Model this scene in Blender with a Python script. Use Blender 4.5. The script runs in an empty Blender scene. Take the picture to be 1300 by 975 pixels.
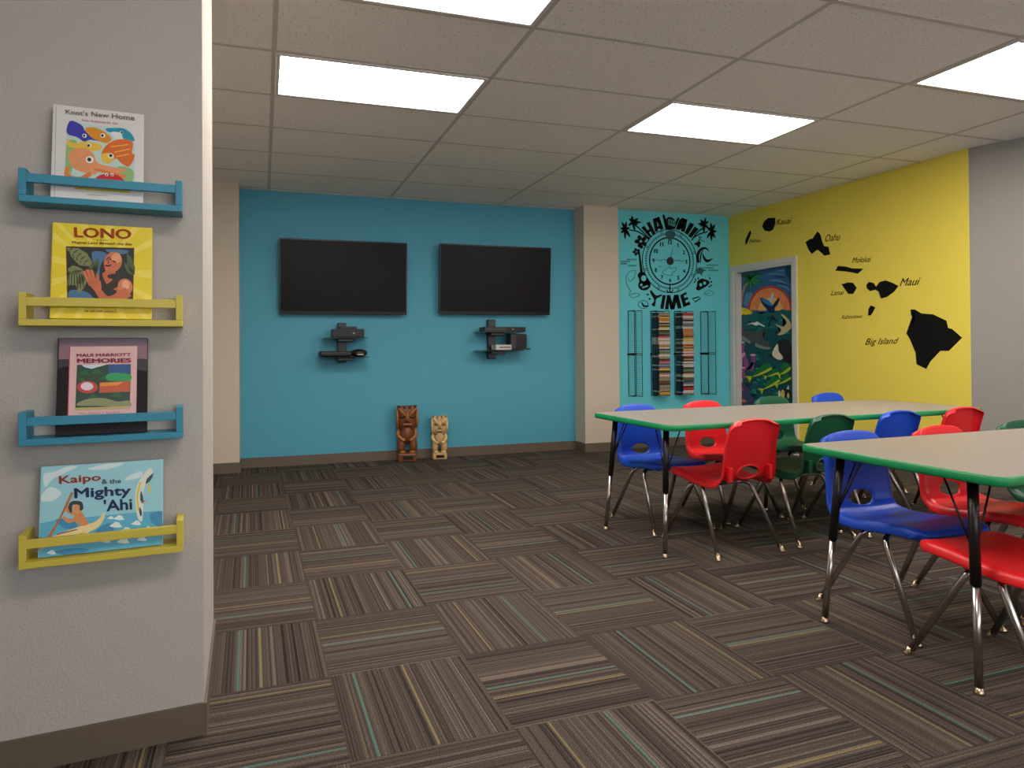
import bpy, bmesh, math, random
import numpy as np
from mathutils import Vector, Matrix

random.seed(11)
scene = bpy.context.scene
COL = scene.collection

# ------------------------------------------------------------------ camera
F, CX, CY = 818.06, 582.44, 434.79            # pixels, 1300 x 975 frame
YAW, PITCH, ROLL, CAM_H = 0.295358, 0.007854, 0.006109, 1.1674
fw = Vector((math.sin(YAW)*math.cos(PITCH), math.cos(YAW)*math.cos(PITCH), math.sin(PITCH)))
r0 = Vector((math.cos(YAW), -math.sin(YAW), 0)); d0 = fw.cross(r0)
rt = math.cos(ROLL)*r0 + math.sin(ROLL)*d0
dn = -math.sin(ROLL)*r0 + math.cos(ROLL)*d0
EYE = Vector((0, 0, CAM_H))
cam = bpy.data.cameras.new('camera')
cam.sensor_width = 36; cam.lens = 36*F/1300
cam.shift_x = (650-CX)/1300; cam.shift_y = (CY-487.5)/1300
cam.clip_start = .02
camo = bpy.data.objects.new('camera', cam); COL.objects.link(camo)
m3 = Matrix((rt, -dn, -fw)).transposed()
camo.matrix_world = Matrix.Translation(EYE) @ m3.to_4x4()
scene.camera = camo

# ------------------------------------------------------------------ world, exposure
w = bpy.data.worlds.new('world'); scene.world = w; w.use_nodes = True
w.node_tree.nodes['Background'].inputs[0].default_value = (.92, .96, 1, 1)
w.node_tree.nodes['Background'].inputs[1].default_value = 1.5
vs = scene.view_settings
vs.view_transform = 'Standard'; vs.look = 'None'; vs.gamma = 1; vs.use_curve_mapping = False
vs.exposure = 1.25
PANEL = 7.5                                     # emission of the ceiling light diffusers

# ------------------------------------------------------------------ pixel helpers
def ray(px, py): return rt*((px-CX)/F) + dn*((py-CY)/F) + fw
def on_x(px, py, X): d = ray(px, py); return EYE + d*(X/d.x)
def on_y(px, py, Y): d = ray(px, py); return EYE + d*(Y/d.y)
def pix(p):
    q = Vector(p)-EYE; z = q.dot(fw)
    if z < .05: return None
    return CX+F*q.dot(rt)/z, CY+F*q.dot(dn)/z
def hom(src, dst):
    A = []; b = []
    for (x, y), (u, v) in zip(src, dst):
        A += [[x, y, 1, 0, 0, 0, -u*x, -u*y], [0, 0, 0, x, y, 1, -v*x, -v*y]]; b += [u, v]
    h = np.linalg.solve(np.array(A, float), np.array(b, float)).tolist()+[1]
    def f(x, y):
        k = h[6]*x+h[7]*y+1
        return (h[0]*x+h[1]*y+h[2])/k, (h[3]*x+h[4]*y+h[5])/k
    return f

# ------------------------------------------------------------------ materials
def lin(c):
    o = []
    for v in c[:3]:
        v /= 255
        o.append(v/12.92 if v <= .04045 else ((v+.055)/1.055)**2.4)
    return (*o, 1)
MATS = {}
def mat(name, rgb, rough=.6, metal=0, bump=0, bscale=200, vary=0, vscale=8, spec=.5):
    if name in MATS: return MATS[name]
    m = bpy.data.materials.new(name); m.use_nodes = True; MATS[name] = m
    nt = m.node_tree; b = nt.nodes['Principled BSDF']
    b.inputs['Base Color'].default_value = lin(rgb); b.inputs['Roughness'].default_value = rough
    b.inputs['Metallic'].default_value = metal; b.inputs['Specular IOR Level'].default_value = spec
    tc = nt.nodes.new('ShaderNodeTexCoord')
    if bump:
        n = nt.nodes.new('ShaderNodeTexNoise'); n.inputs['Scale'].default_value = bscale; n.inputs['Detail'].default_value = 3
        nt.links.new(tc.outputs['Object'], n.inputs['Vector'])
        bp = nt.nodes.new('ShaderNodeBump'); bp.inputs['Strength'].default_value = bump; bp.inputs['Distance'].default_value = .004
        nt.links.new(n.outputs['Fac'], bp.inputs['Height']); nt.links.new(bp.outputs['Normal'], b.inputs['Normal'])
    n = nt.nodes.new('ShaderNodeTexNoise'); n.inputs['Scale'].default_value = vscale; n.inputs['Detail'].default_value = 4
    nt.links.new(tc.outputs['Object'], n.inputs['Vector'])
    hs = nt.nodes.new('ShaderNodeHueSaturation'); hs.inputs['Color'].default_value = lin(rgb)
    mr = nt.nodes.new('ShaderNodeMapRange')
    v = vary or .02
    mr.inputs['To Min'].default_value = 1-v; mr.inputs['To Max'].default_value = 1+v
    nt.links.new(n.outputs['Fac'], mr.inputs['Value']); nt.links.new(mr.outputs['Result'], hs.inputs['Value'])
    nt.links.new(hs.outputs['Color'], b.inputs['Base Color'])
    return m

GREIGE = mat('greige_paint', (184, 178, 171), .75, bump=.5, bscale=120)
CREAM = mat('cream_paint', (208, 196, 180), .75, bump=.2, bscale=150)
BLUE = mat('blue_paint', (80, 166, 192), .62, bump=.15, bscale=150)
TURQ = mat('turquoise_paint', (104, 212, 228), .62, bump=.15, bscale=150)
YELL = mat('yellow_paint', (240, 220, 88), .65, bump=.15, bscale=150)
GREYW = mat('grey_paint', (146, 143, 139), .7, bump=.2, bscale=150)
BASEB = mat('taupe_vinyl', (104, 92, 80), .5)
WHITE = mat('white_trim_paint', (214, 212, 208), .45)
BLACKV = mat('black_vinyl', (12, 11, 11), .7, spec=.2)
GREYV = mat('dark_teal_line_vinyl', (34, 92, 104), .5)
GRID = mat('ceiling_grid_metal', (198, 191, 184), .6)
CHROME = mat('chrome', (190, 184, 178), .22, 1)
NICKEL = mat('nickel_glide', (200, 178, 150), .25, 1)
BLKMET = mat('black_painted_steel', (20, 18, 18), .35)
LAMIN = mat('grey_beige_laminate', (150, 142, 134), .38, vary=.03, vscale=60)
GBAND = mat('green_edge_band', (6, 142, 84), .4)
PL = {'red': mat('red_plastic', (238, 34, 42), .38, spec=.5), 'blue': mat('blue_plastic', (20, 76, 204), .38),
      'green': mat('green_plastic', (14, 84, 56), .4)}
TVBLK = mat('black_gloss_plastic', (14, 12, 12), .25, spec=.25)
SCREEN = mat('dark_screen', (20, 17, 16), .35, spec=.12)
SHB = mat('blue_painted_wood', (50, 140, 168), .45, bump=.05)
SHY = mat('yellow_painted_wood', (208, 190, 72), .45, bump=.05)
PAGES = mat('book_pages', (226, 220, 206), .8)

def tile_mat():
    m = mat('acoustic_tile', (240, 236, 231), .95, bump=.7, bscale=90)
    nt = m.node_tree; b = nt.nodes['Principled BSDF']
    tc = [n for n in nt.nodes if n.type == 'TEX_COORD'][0]
    v = nt.nodes.new('ShaderNodeTexNoise'); v.inputs['Scale'].default_value = 70; v.inputs['Detail'].default_value = 2
    nt.links.new(tc.outputs['Object'], v.inputs['Vector'])
    cr = nt.nodes.new('ShaderNodeValToRGB')
    cr.color_ramp.elements[0].position = .28; cr.color_ramp.elements[0].color = lin((196, 190, 184))
    cr.color_ramp.elements[1].position = .40; cr.color_ramp.elements[1].color = lin((242, 238, 233))
    nt.links.new(v.outputs['Fac'], cr.inputs['Fac']); nt.links.new(cr.outputs['Color'], b.inputs['Base Color'])
    return m
TILE = tile_mat()

def carpet_mat():
    m = bpy.data.materials.new('striped_carpet'); m.use_nodes = True
    nt = m.node_tree; N = nt.nodes.new; L = nt.links.new; b = nt.nodes['Principled BSDF']
    b.inputs['Roughness'].default_value = 1; b.inputs['Specular IOR Level'].default_value = .1
    tc = N('ShaderNodeTexCoord'); sp = N('ShaderNodeSeparateXYZ'); L(tc.outputs['Object'], sp.inputs[0])
    oi = N('ShaderNodeObjectInfo')
    def M(op, a, bb=None, c=None):
        n = N('ShaderNodeMath'); n.operation = op
        for i, x in enumerate((a, bb, c)):
            if x is None: continue
            if isinstance(x, (int, float)): n.inputs[i].default_value = x
            else: L(x, n.inputs[i])
        return n.outputs[0]
    seed = M('MULTIPLY', oi.outputs['Random'], 60.0)
    def rnd(k):
        wn = N('ShaderNodeTexWhiteNoise'); wn.noise_dimensions = '1D'; L(M('MULTIPLY_ADD', oi.outputs['Random'], 91.7, k), wn.inputs['W']); return wn.outputs['Value']
    def stripes(scale, k):
        cx = N('ShaderNodeCombineXYZ'); L(M('FLOOR', M('MULTIPLY', sp.outputs[0], scale)), cx.inputs[0]); L(M('ADD', M('FLOOR', seed), k), cx.inputs[1])
        wn = N('ShaderNodeTexWhiteNoise'); wn.noise_dimensions = '2D'; L(cx.outputs[0], wn.inputs['Vector']); return wn.outputs['Value']
    s = M('ADD', M('MULTIPLY', stripes(86, 0), .42), M('MULTIPLY', stripes(260, 7.3), .58))
    cr = N('ShaderNodeValToRGB'); L(s, cr.inputs['Fac'])
    e = cr.color_ramp.elements
    e[0].position = 0; e[0].color = lin((36, 31, 30)); e[1].position = 1; e[1].color = lin((122, 110, 101))
    for p, c in ((.2, (56, 49, 47)), (.4, (74, 66, 61)), (.7, (86, 77, 71))):
        x = e.new(p); x.color = lin(c)
    col = cr.outputs['Color']
    def accent(col, k, lo, hi, wid, rgb, fac):
        c = M('MULTIPLY_ADD', rnd(k), hi-lo, lo)
        hit = M('LESS_THAN', M('ABSOLUTE', M('SUBTRACT', sp.outputs[0], c)), wid)
        mx = N('ShaderNodeMixRGB'); L(M('MULTIPLY', hit, fac), mx.inputs[0]); L(col, mx.inputs[1]); mx.inputs[2].default_value = lin(rgb)
        return mx.outputs[0]
    col = accent(col, 3.1, -.19, .02, .0042, (82, 122, 114), .75)
    col = accent(col, 17.7, .0, .2, .0034, (136, 122, 76), .75)
    col = accent(col, 29.2, -.2, .2, .004, (110, 96, 78), .5)
    fn = N('ShaderNodeTexNoise'); fn.inputs['Scale'].default_value = 260; fn.inputs['Detail'].default_value = 2; L(tc.outputs['Object'], fn.inputs['Vector'])
    mr = N('ShaderNodeMapRange'); mr.inputs['From Min'].default_value = .3; mr.inputs['From Max'].default_value = .7
    mr.inputs['To Min'].default_value = .55; mr.inputs['To Max'].default_value = 1.4; L(fn.outputs['Fac'], mr.inputs['Value'])
    hs = N('ShaderNodeHueSaturation'); L(col, hs.inputs['Color']); L(mr.outputs['Result'], hs.inputs['Value'])
    L(hs.outputs['Color'], b.inputs['Base Color'])
    bp = N('ShaderNodeBump'); bp.inputs['Strength'].default_value = .6; bp.inputs['Distance'].default_value = .003
    L(fn.outputs['Fac'], bp.inputs['Height']); L(bp.outputs['Normal'], b.inputs['Normal'])
    return m
CARPET = carpet_mat()

def diffuser_mat():
    m = bpy.data.materials.new('lit_diffuser'); m.use_nodes = True
    nt = m.node_tree; nt.nodes.clear(); N = nt.nodes.new; L = nt.links.new
    out = N('ShaderNodeOutputMaterial'); em = N('ShaderNodeEmission'); L(em.outputs[0], out.inputs[0])
    tc = N('ShaderNodeTexCoord'); sp = N('ShaderNodeSeparateXYZ'); L(tc.outputs['Object'], sp.inputs[0])
    # brighter along the two tubes behind the acrylic
    mu = N('ShaderNodeMath'); mu.operation = 'MULTIPLY'; mu.inputs[1].default_value = 2*math.pi/.27; L(sp.outputs[1], mu.inputs[0])
    co = N('ShaderNodeMath'); co.operation = 'COSINE'; L(mu.outputs[0], co.inputs[0])
    mr = N('ShaderNodeMapRange'); mr.inputs['From Min'].default_value = -1; mr.inputs['From Max'].default_value = 1
    mr.inputs['To Min'].default_value = PANEL*1.15; mr.inputs['To Max'].default_value = PANEL*.85
    L(co.outputs[0], mr.inputs['Value']); L(mr.outputs['Result'], em.inputs['Strength'])
    em.inputs['Color'].default_value = (1, .9, .8, 1)
    return m
DIFF = diffuser_mat()

# ------------------------------------------------------------------ mesh helpers
def wmat(o):
    m = o.matrix_basis.copy()
    while o.parent: o = o.parent; m = o.matrix_basis @ m
    return m
def obj(name, bm, m, parent=None, smooth=False, world=False):
    if world and parent is not None: bm.transform(wmat(parent).inverted())
    bmesh.ops.recalc_face_normals(bm, faces=bm.faces)
    me = bpy.data.meshes.new(name); bm.to_mesh(me); bm.free()
    for x in (m if isinstance(m, (list, tuple)) else [m]): me.materials.append(x)
    if smooth:
        for p in me.polygons: p.use_smooth = True
    o = bpy.data.objects.new(name, me); COL.objects.link(o); o.parent = parent
    return o
def tag(o, label=None, cat=None, group=None, kind=None):
    for k, v in (('label', label), ('category', cat), ('group', group), ('kind', kind)):
        if v: o[k] = v
    return o
def thing(name, label, cat, loc=(0, 0, 0), rotz=0, group=None):
    o = bpy.data.objects.new(name, None); COL.objects.link(o); o.empty_display_size = .05
    o.location = loc; o.rotation_euler = (0, 0, rotz)
    return tag(o, label, cat, group)
def copy_tree(o, parent=None):
    c = o.copy(); COL.objects.link(c); c.parent = parent
    for ch in list(o.children): copy_tree(ch, c)
    return c
def NB(): return bmesh.new()
def box(bm, a, b, bev=0, mi=0, M=None):
    x0, y0, z0 = a; x1, y1, z1 = b
    vs_ = [bm.verts.new(p) for p in ((x0, y0, z0), (x1, y0, z0), (x1, y1, z0), (x0, y1, z0), (x0, y0, z1), (x1, y0, z1), (x1, y1, z1), (x0, y1, z1))]
    fs = [bm.faces.new([vs_[i] for i in f]) for f in ((3, 2, 1, 0), (4, 5, 6, 7), (0, 1, 5, 4), (1, 2, 6, 5), (2, 3, 7, 6), (3, 0, 4, 7))]
    for f in fs: f.material_index = mi
    if bev:
        es = list({e for f in fs for e in f.edges})
        r = bmesh.ops.bevel(bm, geom=es, offset=bev, segments=2, affect='EDGES', profile=.5)
        vs_ = list({v for f in r['faces'] for v in f.verts} | {v for v in vs_ if v.is_valid})
    if M is not None:
        for v in vs_: v.co = M @ v.co
    return bm
def tube(bm, path, r, seg=10, mi=0, cap=True):
    P = [Vector(p) for p in path]; R = r if isinstance(r, (list, tuple)) else [r]*len(P)
    rings = []; up = None
    for i, p in enumerate(P):
        t = (P[min(i+1, len(P)-1)]-P[max(i-1, 0)]).normalized()
        if up is None:
            up = t.orthogonal().normalized()
        up = (up - t*up.dot(t)).normalized(); s = t.cross(up)
        rings.append([bm.verts.new(p+(up*math.cos(2*math.pi*k/seg)+s*math.sin(2*math.pi*k/seg))*R[i]) for k in range(seg)])
    for a, b in zip(rings, rings[1:]):
        for k in range(seg):
            f = bm.faces.new((a[k], a[(k+1) % seg], b[(k+1) % seg], b[k])); f.material_index = mi; f.smooth = True
    if cap:
        bm.faces.new(rings[0][::-1]).material_index = mi; bm.faces.new(rings[-1]).material_index = mi
    return bm
def fillet(pts, r, n=5):
    P = [Vector(p) for p in pts]; out = [P[0]]
    for a, b, c in zip(P, P[1:], P[2:]):
        d1 = (a-b).normalized(); d2 = (c-b).normalized(); p1 = b+d1*r; p2 = b+d2*r
        for k in range(n+1):
            t = k/n; out.append(p1*(1-t)**2+b*2*t*(1-t)+p2*t*t)
    return out+[P[-1]]
def ball(bm, c, r, sc=(1, 1, 1), mi=0, u=14, v=9, M=None):
    m = Matrix.Translation(c) @ (M or Matrix()) @ Matrix.Diagonal((*sc, 1))
    g = bmesh.ops.create_uvsphere(bm, u_segments=u, v_segments=v, radius=r, matrix=m)
    for x in g['verts']:
        for f in x.link_faces: f.material_index = mi; f.smooth = True
    return bm
def poly(bm, pts, n, t=.0015, off=0, mi=0):
    """one flat outline extruded by t along n"""
    n = Vector(n); P = [Vector(p)+n*off for p in pts]
    a = [bm.verts.new(p) for p in P]; b = [bm.verts.new(p+n*t) for p in P]
    try:
        f = bm.faces.new(b)
    except ValueError:
        return
    fs = [f]
    for i in range(len(P)):
        j = (i+1) % len(P); fs.append(bm.faces.new((a[i], a[j], b[j], b[i])))
    for g in fs: g.material_index = mi
    bmesh.ops.triangulate(bm, faces=[f])
def ell2(cx, cy, rx, ry, n=24, rot=0, a0=0, a1=2*math.pi):
    full = abs(a1-a0-2*math.pi) < 1e-6
    out = []
    for k in range(n if full else n+1):
        a = a0+(a1-a0)*k/n; x = rx*math.cos(a); y = ry*math.sin(a)
        out.append((cx+x*math.cos(rot)-y*math.sin(rot), cy+x*math.sin(rot)+y*math.cos(rot)))
    return out
def ribbon2(pts, wd):
    """2D polyline -> list of quads with width wd (number or per-point list)"""
    W = wd if isinstance(wd, (list, tuple)) else [wd]*len(pts)
    L = []; R = []
    for i, (x, y) in enumerate(pts):
        x0, y0 = pts[max(i-1, 0)]; x1, y1 = pts[min(i+1, len(pts)-1)]
        d = math.hypot(x1-x0, y1-y0) or 1; nx, ny = -(y1-y0)/d, (x1-x0)/d
        L.append((x+nx*W[i]/2, y+ny*W[i]/2)); R.append((x-nx*W[i]/2, y-ny*W[i]/2))
    return [[L[i], L[i+1], R[i+1], R[i]] for i in range(len(pts)-1)]
def leaf2(c, tip, wd):
    cx, cy = c; tx, ty = tip; d = math.hypot(tx-cx, ty-cy); nx, ny = -(ty-cy)/d, (tx-cx)/d
    f = lambda t, s: (cx+(tx-cx)*t+nx*wd*s, cy+(ty-cy)*t+ny*wd*s)
    return [f(0, .15), f(.3, .5), f(.65, .45), (tx, ty), f(.65, -.35), f(.3, -.5), f(0, -.15)]
def smooth2(pts, n=4, closed=True):
    out = []; N = len(pts)
    rng = range(N) if closed else range(N-1)
    for i in rng:
        g = lambda k: pts[k % N] if closed else pts[max(0, min(N-1, k))]
        p0, p1, p2, p3 = g(i-1), g(i), g(i+1), g(i+2)
        for k in range(n):
            t = k/n
            out.append(tuple(.5*(2*p1[a]+(p2[a]-p0[a])*t+(2*p0[a]-5*p1[a]+4*p2[a]-p3[a])*t*t+(3*p1[a]-p0[a]-3*p2[a]+p3[a])*t**3) for a in (0, 1)))
    if not closed: out.append(pts[-1])
    return out
def text2(txt, bold=0, shear=0):
    """glyph outlines as (verts in the unit square of the text's own box, faces)"""
    cu = bpy.data.curves.new('lettering', 'FONT'); cu.body = txt; cu.offset = bold; cu.shear = shear; cu.resolution_u = 3
    o = bpy.data.objects.new('lettering', cu); COL.objects.link(o)
    dg = bpy.context.evaluated_depsgraph_get(); me = bpy.data.meshes.new_from_object(o.evaluated_get(dg))
    V = [tuple(v.co[:2]) for v in me.vertices]; Fc = [tuple(p.vertices) for p in me.polygons]
    bpy.data.objects.remove(o); bpy.data.curves.remove(cu); bpy.data.meshes.remove(me)
    xs = [v[0] for v in V]; ys = [v[1] for v in V]; x0, x1, y0, y1 = min(xs), max(xs), min(ys), max(ys)
    return [((x-x0)/(x1-x0), (y-y0)/(y1-y0)) for x, y in V], Fc
def lettering(bm, txt, fn, n, off=.0005, bold=0, shear=0, mi=0):
    """fn maps the unit square of the text box to a 3D point; n = surface normal"""
    V, Fc = text2(txt, 0, shear); n = Vector(n); k = bold*.55/max(1, len(txt))*1.6
    for da, db in ((0, 0),)+(((-k, 0), (k, 0), (0, bold*.5), (0, -bold*.5)) if bold else ()):
        vv = [bm.verts.new(Vector(fn(a+da, b+db))+n*off) for a, b in V]
        for f in Fc:
            try: bm.faces.new([vv[i] for i in f]).material_index = mi
            except ValueError: pass
def quadmap(tl, tr, br, bl, conv):
    """unit square (a right, b up) -> pixel quad -> 3D"""
    def f(a, b):
        x = (bl[0]*(1-a)+br[0]*a)*(1-b)+(tl[0]*(1-a)+tr[0]*a)*b
        y = (bl[1]*(1-a)+br[1]*a)*(1-b)+(tl[1]*(1-a)+tr[1]*a)*b
        return conv(x, y)
    return f

# ------------------------------------------------------------------ the room
ZC = 2.74; YB = 6.65; YT = 6.52; XR = 5.42; YE = 3.74
def struct(name, bm, m, parent=None, **k): 
    o = obj(name, bm, m, parent, **k)
    if parent is None: o['kind'] = 'structure'
    return o
floor = struct('floor', box(NB(), (-4, -3.2, -.12), (9, 6.9, -.008)), mat('floor_slab', (70, 62, 58), 1))
tag(floor, 'charcoal carpet tile floor laid in alternating stripe directions')
wb = struct('wall_back', box(NB(), (-.9, YB, 0), (3.41, YB+.12, ZC)), BLUE); wb['label'] = 'blue painted wall behind the two televisions'
struct('wall_column_left', box(NB(), (-.9, 6.43, 0), (-.212, YB, ZC)), CREAM)['label'] = 'cream wall column beside the blue wall, by the shelf wall'
struct('wall_column_right', box(NB(), (3.41, 6.42, 0), (3.842, YB+.12, ZC)), CREAM)['label'] = 'cream column between blue wall and turquoise alcove'
wt = struct('wall_alcove', box(NB(), (3.842, YT, 0), (XR, YT+.12, ZC)), TURQ); wt['label'] = 'turquoise wall carrying the clock decal and disc racks'
DY0, DY1, DZ = 5.54, 6.435, 2.06                # door opening on the yellow wall
bm = NB()
box(bm, (XR, YE, 0), (XR+.14, DY0, ZC)); box(bm, (XR, DY1, 0), (XR+.14, YT+.12, ZC)); box(bm, (XR, DY0, DZ), (XR+.14, DY1, ZC))
wy = struct('wall_right', bm, YELL); wy['label'] = 'yellow wall with black island decals and mural door'
ang = math.atan2(.37, .93)
Mg = Matrix.Translation((XR, YE, 0)) @ Matrix.Rotation(ang, 4, 'Z')
struct('wall_angled', box(NB(), (0, -4.6, 0), (.12, 0, ZC), M=Mg), GREYW)['label'] = 'plain grey wall meeting the edge of the yellow wall'
bm = NB(); WX0, WX1, WZ0, WZ1 = -1.2, 6.8, 1.0, 2.5  # rear wall, with an opening made for the added window
box(bm, (-3.7, -3.2, 0), (WX0, -3.08, ZC)); box(bm, (WX1, -3.2, 0), (9, -3.08, ZC)); box(bm, (WX0, -3.2, 0), (WX1, -3.08, WZ0)); box(bm, (WX0, -3.2, WZ1), (WX1, -3.08, ZC))
struct('wall_rear', bm, GREIGE)
bm = NB(); box(bm, (WX0, -3.17, WZ0), (WX1, -3.11, WZ0+.05)); box(bm, (WX0, -3.17, WZ1-.05), (WX1, -3.11, WZ1))
for k in range(7):
    x = WX0+(WX1-WX0-.05)*k/6; box(bm, (x, -3.17, WZ0+.05), (x+.05, -3.11, WZ1-.05))
struct('window_1', bm, WHITE)  # unseen window, added so world light fills the room from behind
struct('wall_left', box(NB(), (-3.7, -3.08, 0), (-3.58, 2.0, ZC)), GREIGE)
struct('wall_left_far', box(NB(), (-.9, 2.7, 0), (-.8, 6.43, ZC)), CREAM)
struct('wall_far_right', box(NB(), (7.15, -3.08, 0), (7.27, 0, ZC)), GREYW)
# near wall that carries the book shelves, turned 5 degrees
NWC = Vector((-.175, 2.11, 0)); NA = math.radians(5)
MN = Matrix.Translation(NWC) @ Matrix.Rotation(NA, 4, 'Z')   # local x to the right, y into the wall
def prism(bm, pts, z0, z1):
    a = [bm.verts.new((x, y, z0)) for x, y in pts]; b = [bm.verts.new((x, y, z1)) for x, y in pts]
    bm.faces.new(a[::-1]); bm.faces.new(b)
    for i in range(len(pts)): bm.faces.new((a[i], a[(i+1) % len(pts)], b[(i+1) % len(pts)], b[i]))
    return bm
WL = MN @ Vector((-3.4, 0, 0)); WE = Vector((-.19, 2.735, 0)); WL2 = MN @ Vector((-3.4, .62, 0))
struct('wall_front', prism(NB(), [(WL.x, WL.y), (NWC.x, NWC.y), (WE.x, WE.y), (WL2.x, WL2.y)], 0, ZC), GREIGE)['label'] = 'grey textured wall carrying four small book shelves'
def NWp(s, off, z): return MN @ Vector((-s, -off, z))
NN = (MN.to_3x3() @ Vector((0, -1, 0)))

BH = .098; BT = .009
def skirt(name, a, b, lab=None):
    bm = NB(); box(bm, a, b); o = struct(name, bm, BASEB)
    if lab: o['label'] = lab
bb = NB(); box(bb, (-3.4, -BT, 0), (0, 0, BH-.003), M=MN); prism(bb, [(NWC.x, NWC.y-BT), (NWC.x+BT, NWC.y-BT), (WE.x+BT, WE.y), (WE.x, WE.y)], 0, BH-.003); struct('baseboard_front', bb, BASEB)
skirt('baseboard_back', (-.212, YB-BT, 0), (3.41, YB, BH))
bb = NB(); box(bb, (-.8, 6.43-BT, 0), (-.212+BT, 6.43, BH)); box(bb, (-.212, 6.43, 0), (-.212+BT, YB-BT, BH)); struct('baseboard_column_left', bb, BASEB)
bb = NB(); box(bb, (3.41-BT, 6.42-BT, 0), (3.842+BT, 6.42, BH)); box(bb, (3.41-BT, 6.42, 0), (3.41, YB-BT, BH)); box(bb, (3.842, 6.42, 0), (3.842+BT, YT-BT, BH)); struct('baseboard_column_right', bb, BASEB)
skirt('baseboard_alcove', (3.86, YT-BT, 0), (XR-BT, YT, BH))
skirt('baseboard_right', (XR-BT, YE, 0), (XR, 5.47, BH))
bb = NB(); box(bb, (-BT, -4.6, 0), (0, 0, BH), M=Mg); struct('baseboard_angled', bb, BASEB)

# carpet tiles: 0.5 m squares, stripe direction alternating
CROT = .01711; CS = .5; CU, CV = .26366, 4.3335
cme = None
def inframe(pts, pad=40):
    ok = False
    for p in pts:
        q = pix(p)
        if q and -pad < q[0] < 1300+pad and -pad < q[1] < 975+pad: ok = True
    return ok
cM = Matrix.Rotation(CROT, 4, 'Z')
bm = box(NB(), (-.2496, -.2496, -.007), (.2496, .2496, 0)); cme = bpy.data.meshes.new('carpet_tile'); bm.to_mesh(cme); bm.free(); cme.materials.append(CARPET)
for i in range(-2, 12):
    for r in range(-5, 7):
        c = cM @ Vector((CU+CS*(i+.5), CV-CS*(r+.5), 0))
        if c.x > XR+.6 or c.y > YB-.05: 
            if c.y-.25 > YB: continue
        cs = [c+Vector((dx*.25, dy*.25, 0)) for dx in (-1, 0, 1) for dy in (-1, 0, 1)]
        if not inframe(cs): continue
        o = bpy.data.objects.new('carpet_tile', cme); COL.objects.link(o); o.parent = floor
        o.location = c; o.rotation_euler = (0, 0, CROT+(0 if (i+r) % 2 == 0 else math.pi/2)+(math.pi if random.random() < .5 else 0))

# ceiling: slab, grid of metal bars, 2 x 4 ft tiles, recessed light panels
ceil = struct('ceiling', box(NB(), (-3.7, -3.2, ZC+.012), (9, 6.9, ZC+.12)), TILE)
ceil['label'] = 'suspended ceiling of white acoustic tiles in a metal grid'
GX, GY, TW, TD = .063, 3.5237, 1.2192, .6096
LIGHTS = {(0, 0): 'lit ceiling light panel directly beyond another panel, close to the televisions',
          (0, -2): 'lit ceiling light panel above the end of the shelf wall',
          (2, 0): 'lit ceiling light panel over the table near the turquoise alcove',
          (3, -2): 'lit ceiling light panel over the tables near the grey wall'}
EXTRA = [(3, -5), (0, -6), (4, -8)]  # unseen panels added outside the frame to brighten the room
for i in range(-4, 6):
    for j in range(-11, 6):
        x0, x1, y0, y1 = GX+TW*i, GX+TW*(i+1), GY+TD*j, GY+TD*(j+1)
        x1c, y1c, x0c = min(x1, XR), min(y1, YB), max(x0, -3.58)
        if x1 > XR and y0 < YE: x1c = x1
        if (i, j) in LIGHTS or (i, j) in EXTRA or x1c-x0c < .05 or y1c-y0 < .03: continue
        if not inframe([(x, y, ZC) for x in (x0, (x0+x1)/2, x1) for y in (y0, y1)], 60): continue
        cx, cy = (x0c+x1c)/2, (y0+y1c)/2
        o = obj('ceiling_tile', box(NB(), (x0c+.004-cx, y0+.004-cy, 0), (x1c-.004-cx, y1c-.004-cy, .012)), TILE, ceil)
        o.location = (cx, cy, ZC)
for i in range(-3, 7):
    x = GX+TW*i
    if x > XR and x > 6.5: continue
    y1 = YB if x < XR else YE-.3
    obj('grid_bar', box(NB(), (x-.012, -3.05, ZC-.0025), (x+.012, y1, ZC+.002)), GRID, ceil)
for j in range(-10, 6):
    y = GY+TD*j
    obj('grid_bar', box(NB(), (-3.55, y-.011, ZC-.002), (XR if y > YE else 7, y+.011, ZC+.002)), GRID, ceil)
obj('wall_angle_trim', box(NB(), (-.21, YB-.02, ZC-.006), (3.41, YB, ZC+.002)), GRID, ceil)
for (i, j) in list(LIGHTS)+EXTRA:
    x0, y0 = GX+TW*i, GY+TD*j; cx, cy = x0+TW/2, y0+TD/2
    lab = LIGHTS.get((i, j), 'unseen ceiling light panel added outside the picture to brighten the room')
    t = thing('ceiling_light', lab, 'light', (cx, cy, ZC), 0, 'ceiling light panels')
    bm = NB(); a, b = TW/2-.013, TD/2-.013; wd = .022
    for q in ((-a, -b, a, -b+wd), (-a, b-wd, a, b), (-a, -b+wd, -a+wd, b-wd), (a-wd, -b+wd, a, b-wd)):
        box(bm, (q[0], q[1], -.009), (q[2], q[3], .006), .003)
    obj('frame', bm, WHITE, t)
    bm = box(NB(), (-a+wd, -b+wd, -.001), (a-wd, b-wd, .005)); obj('diffuser', bm, DIFF, t)

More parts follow.
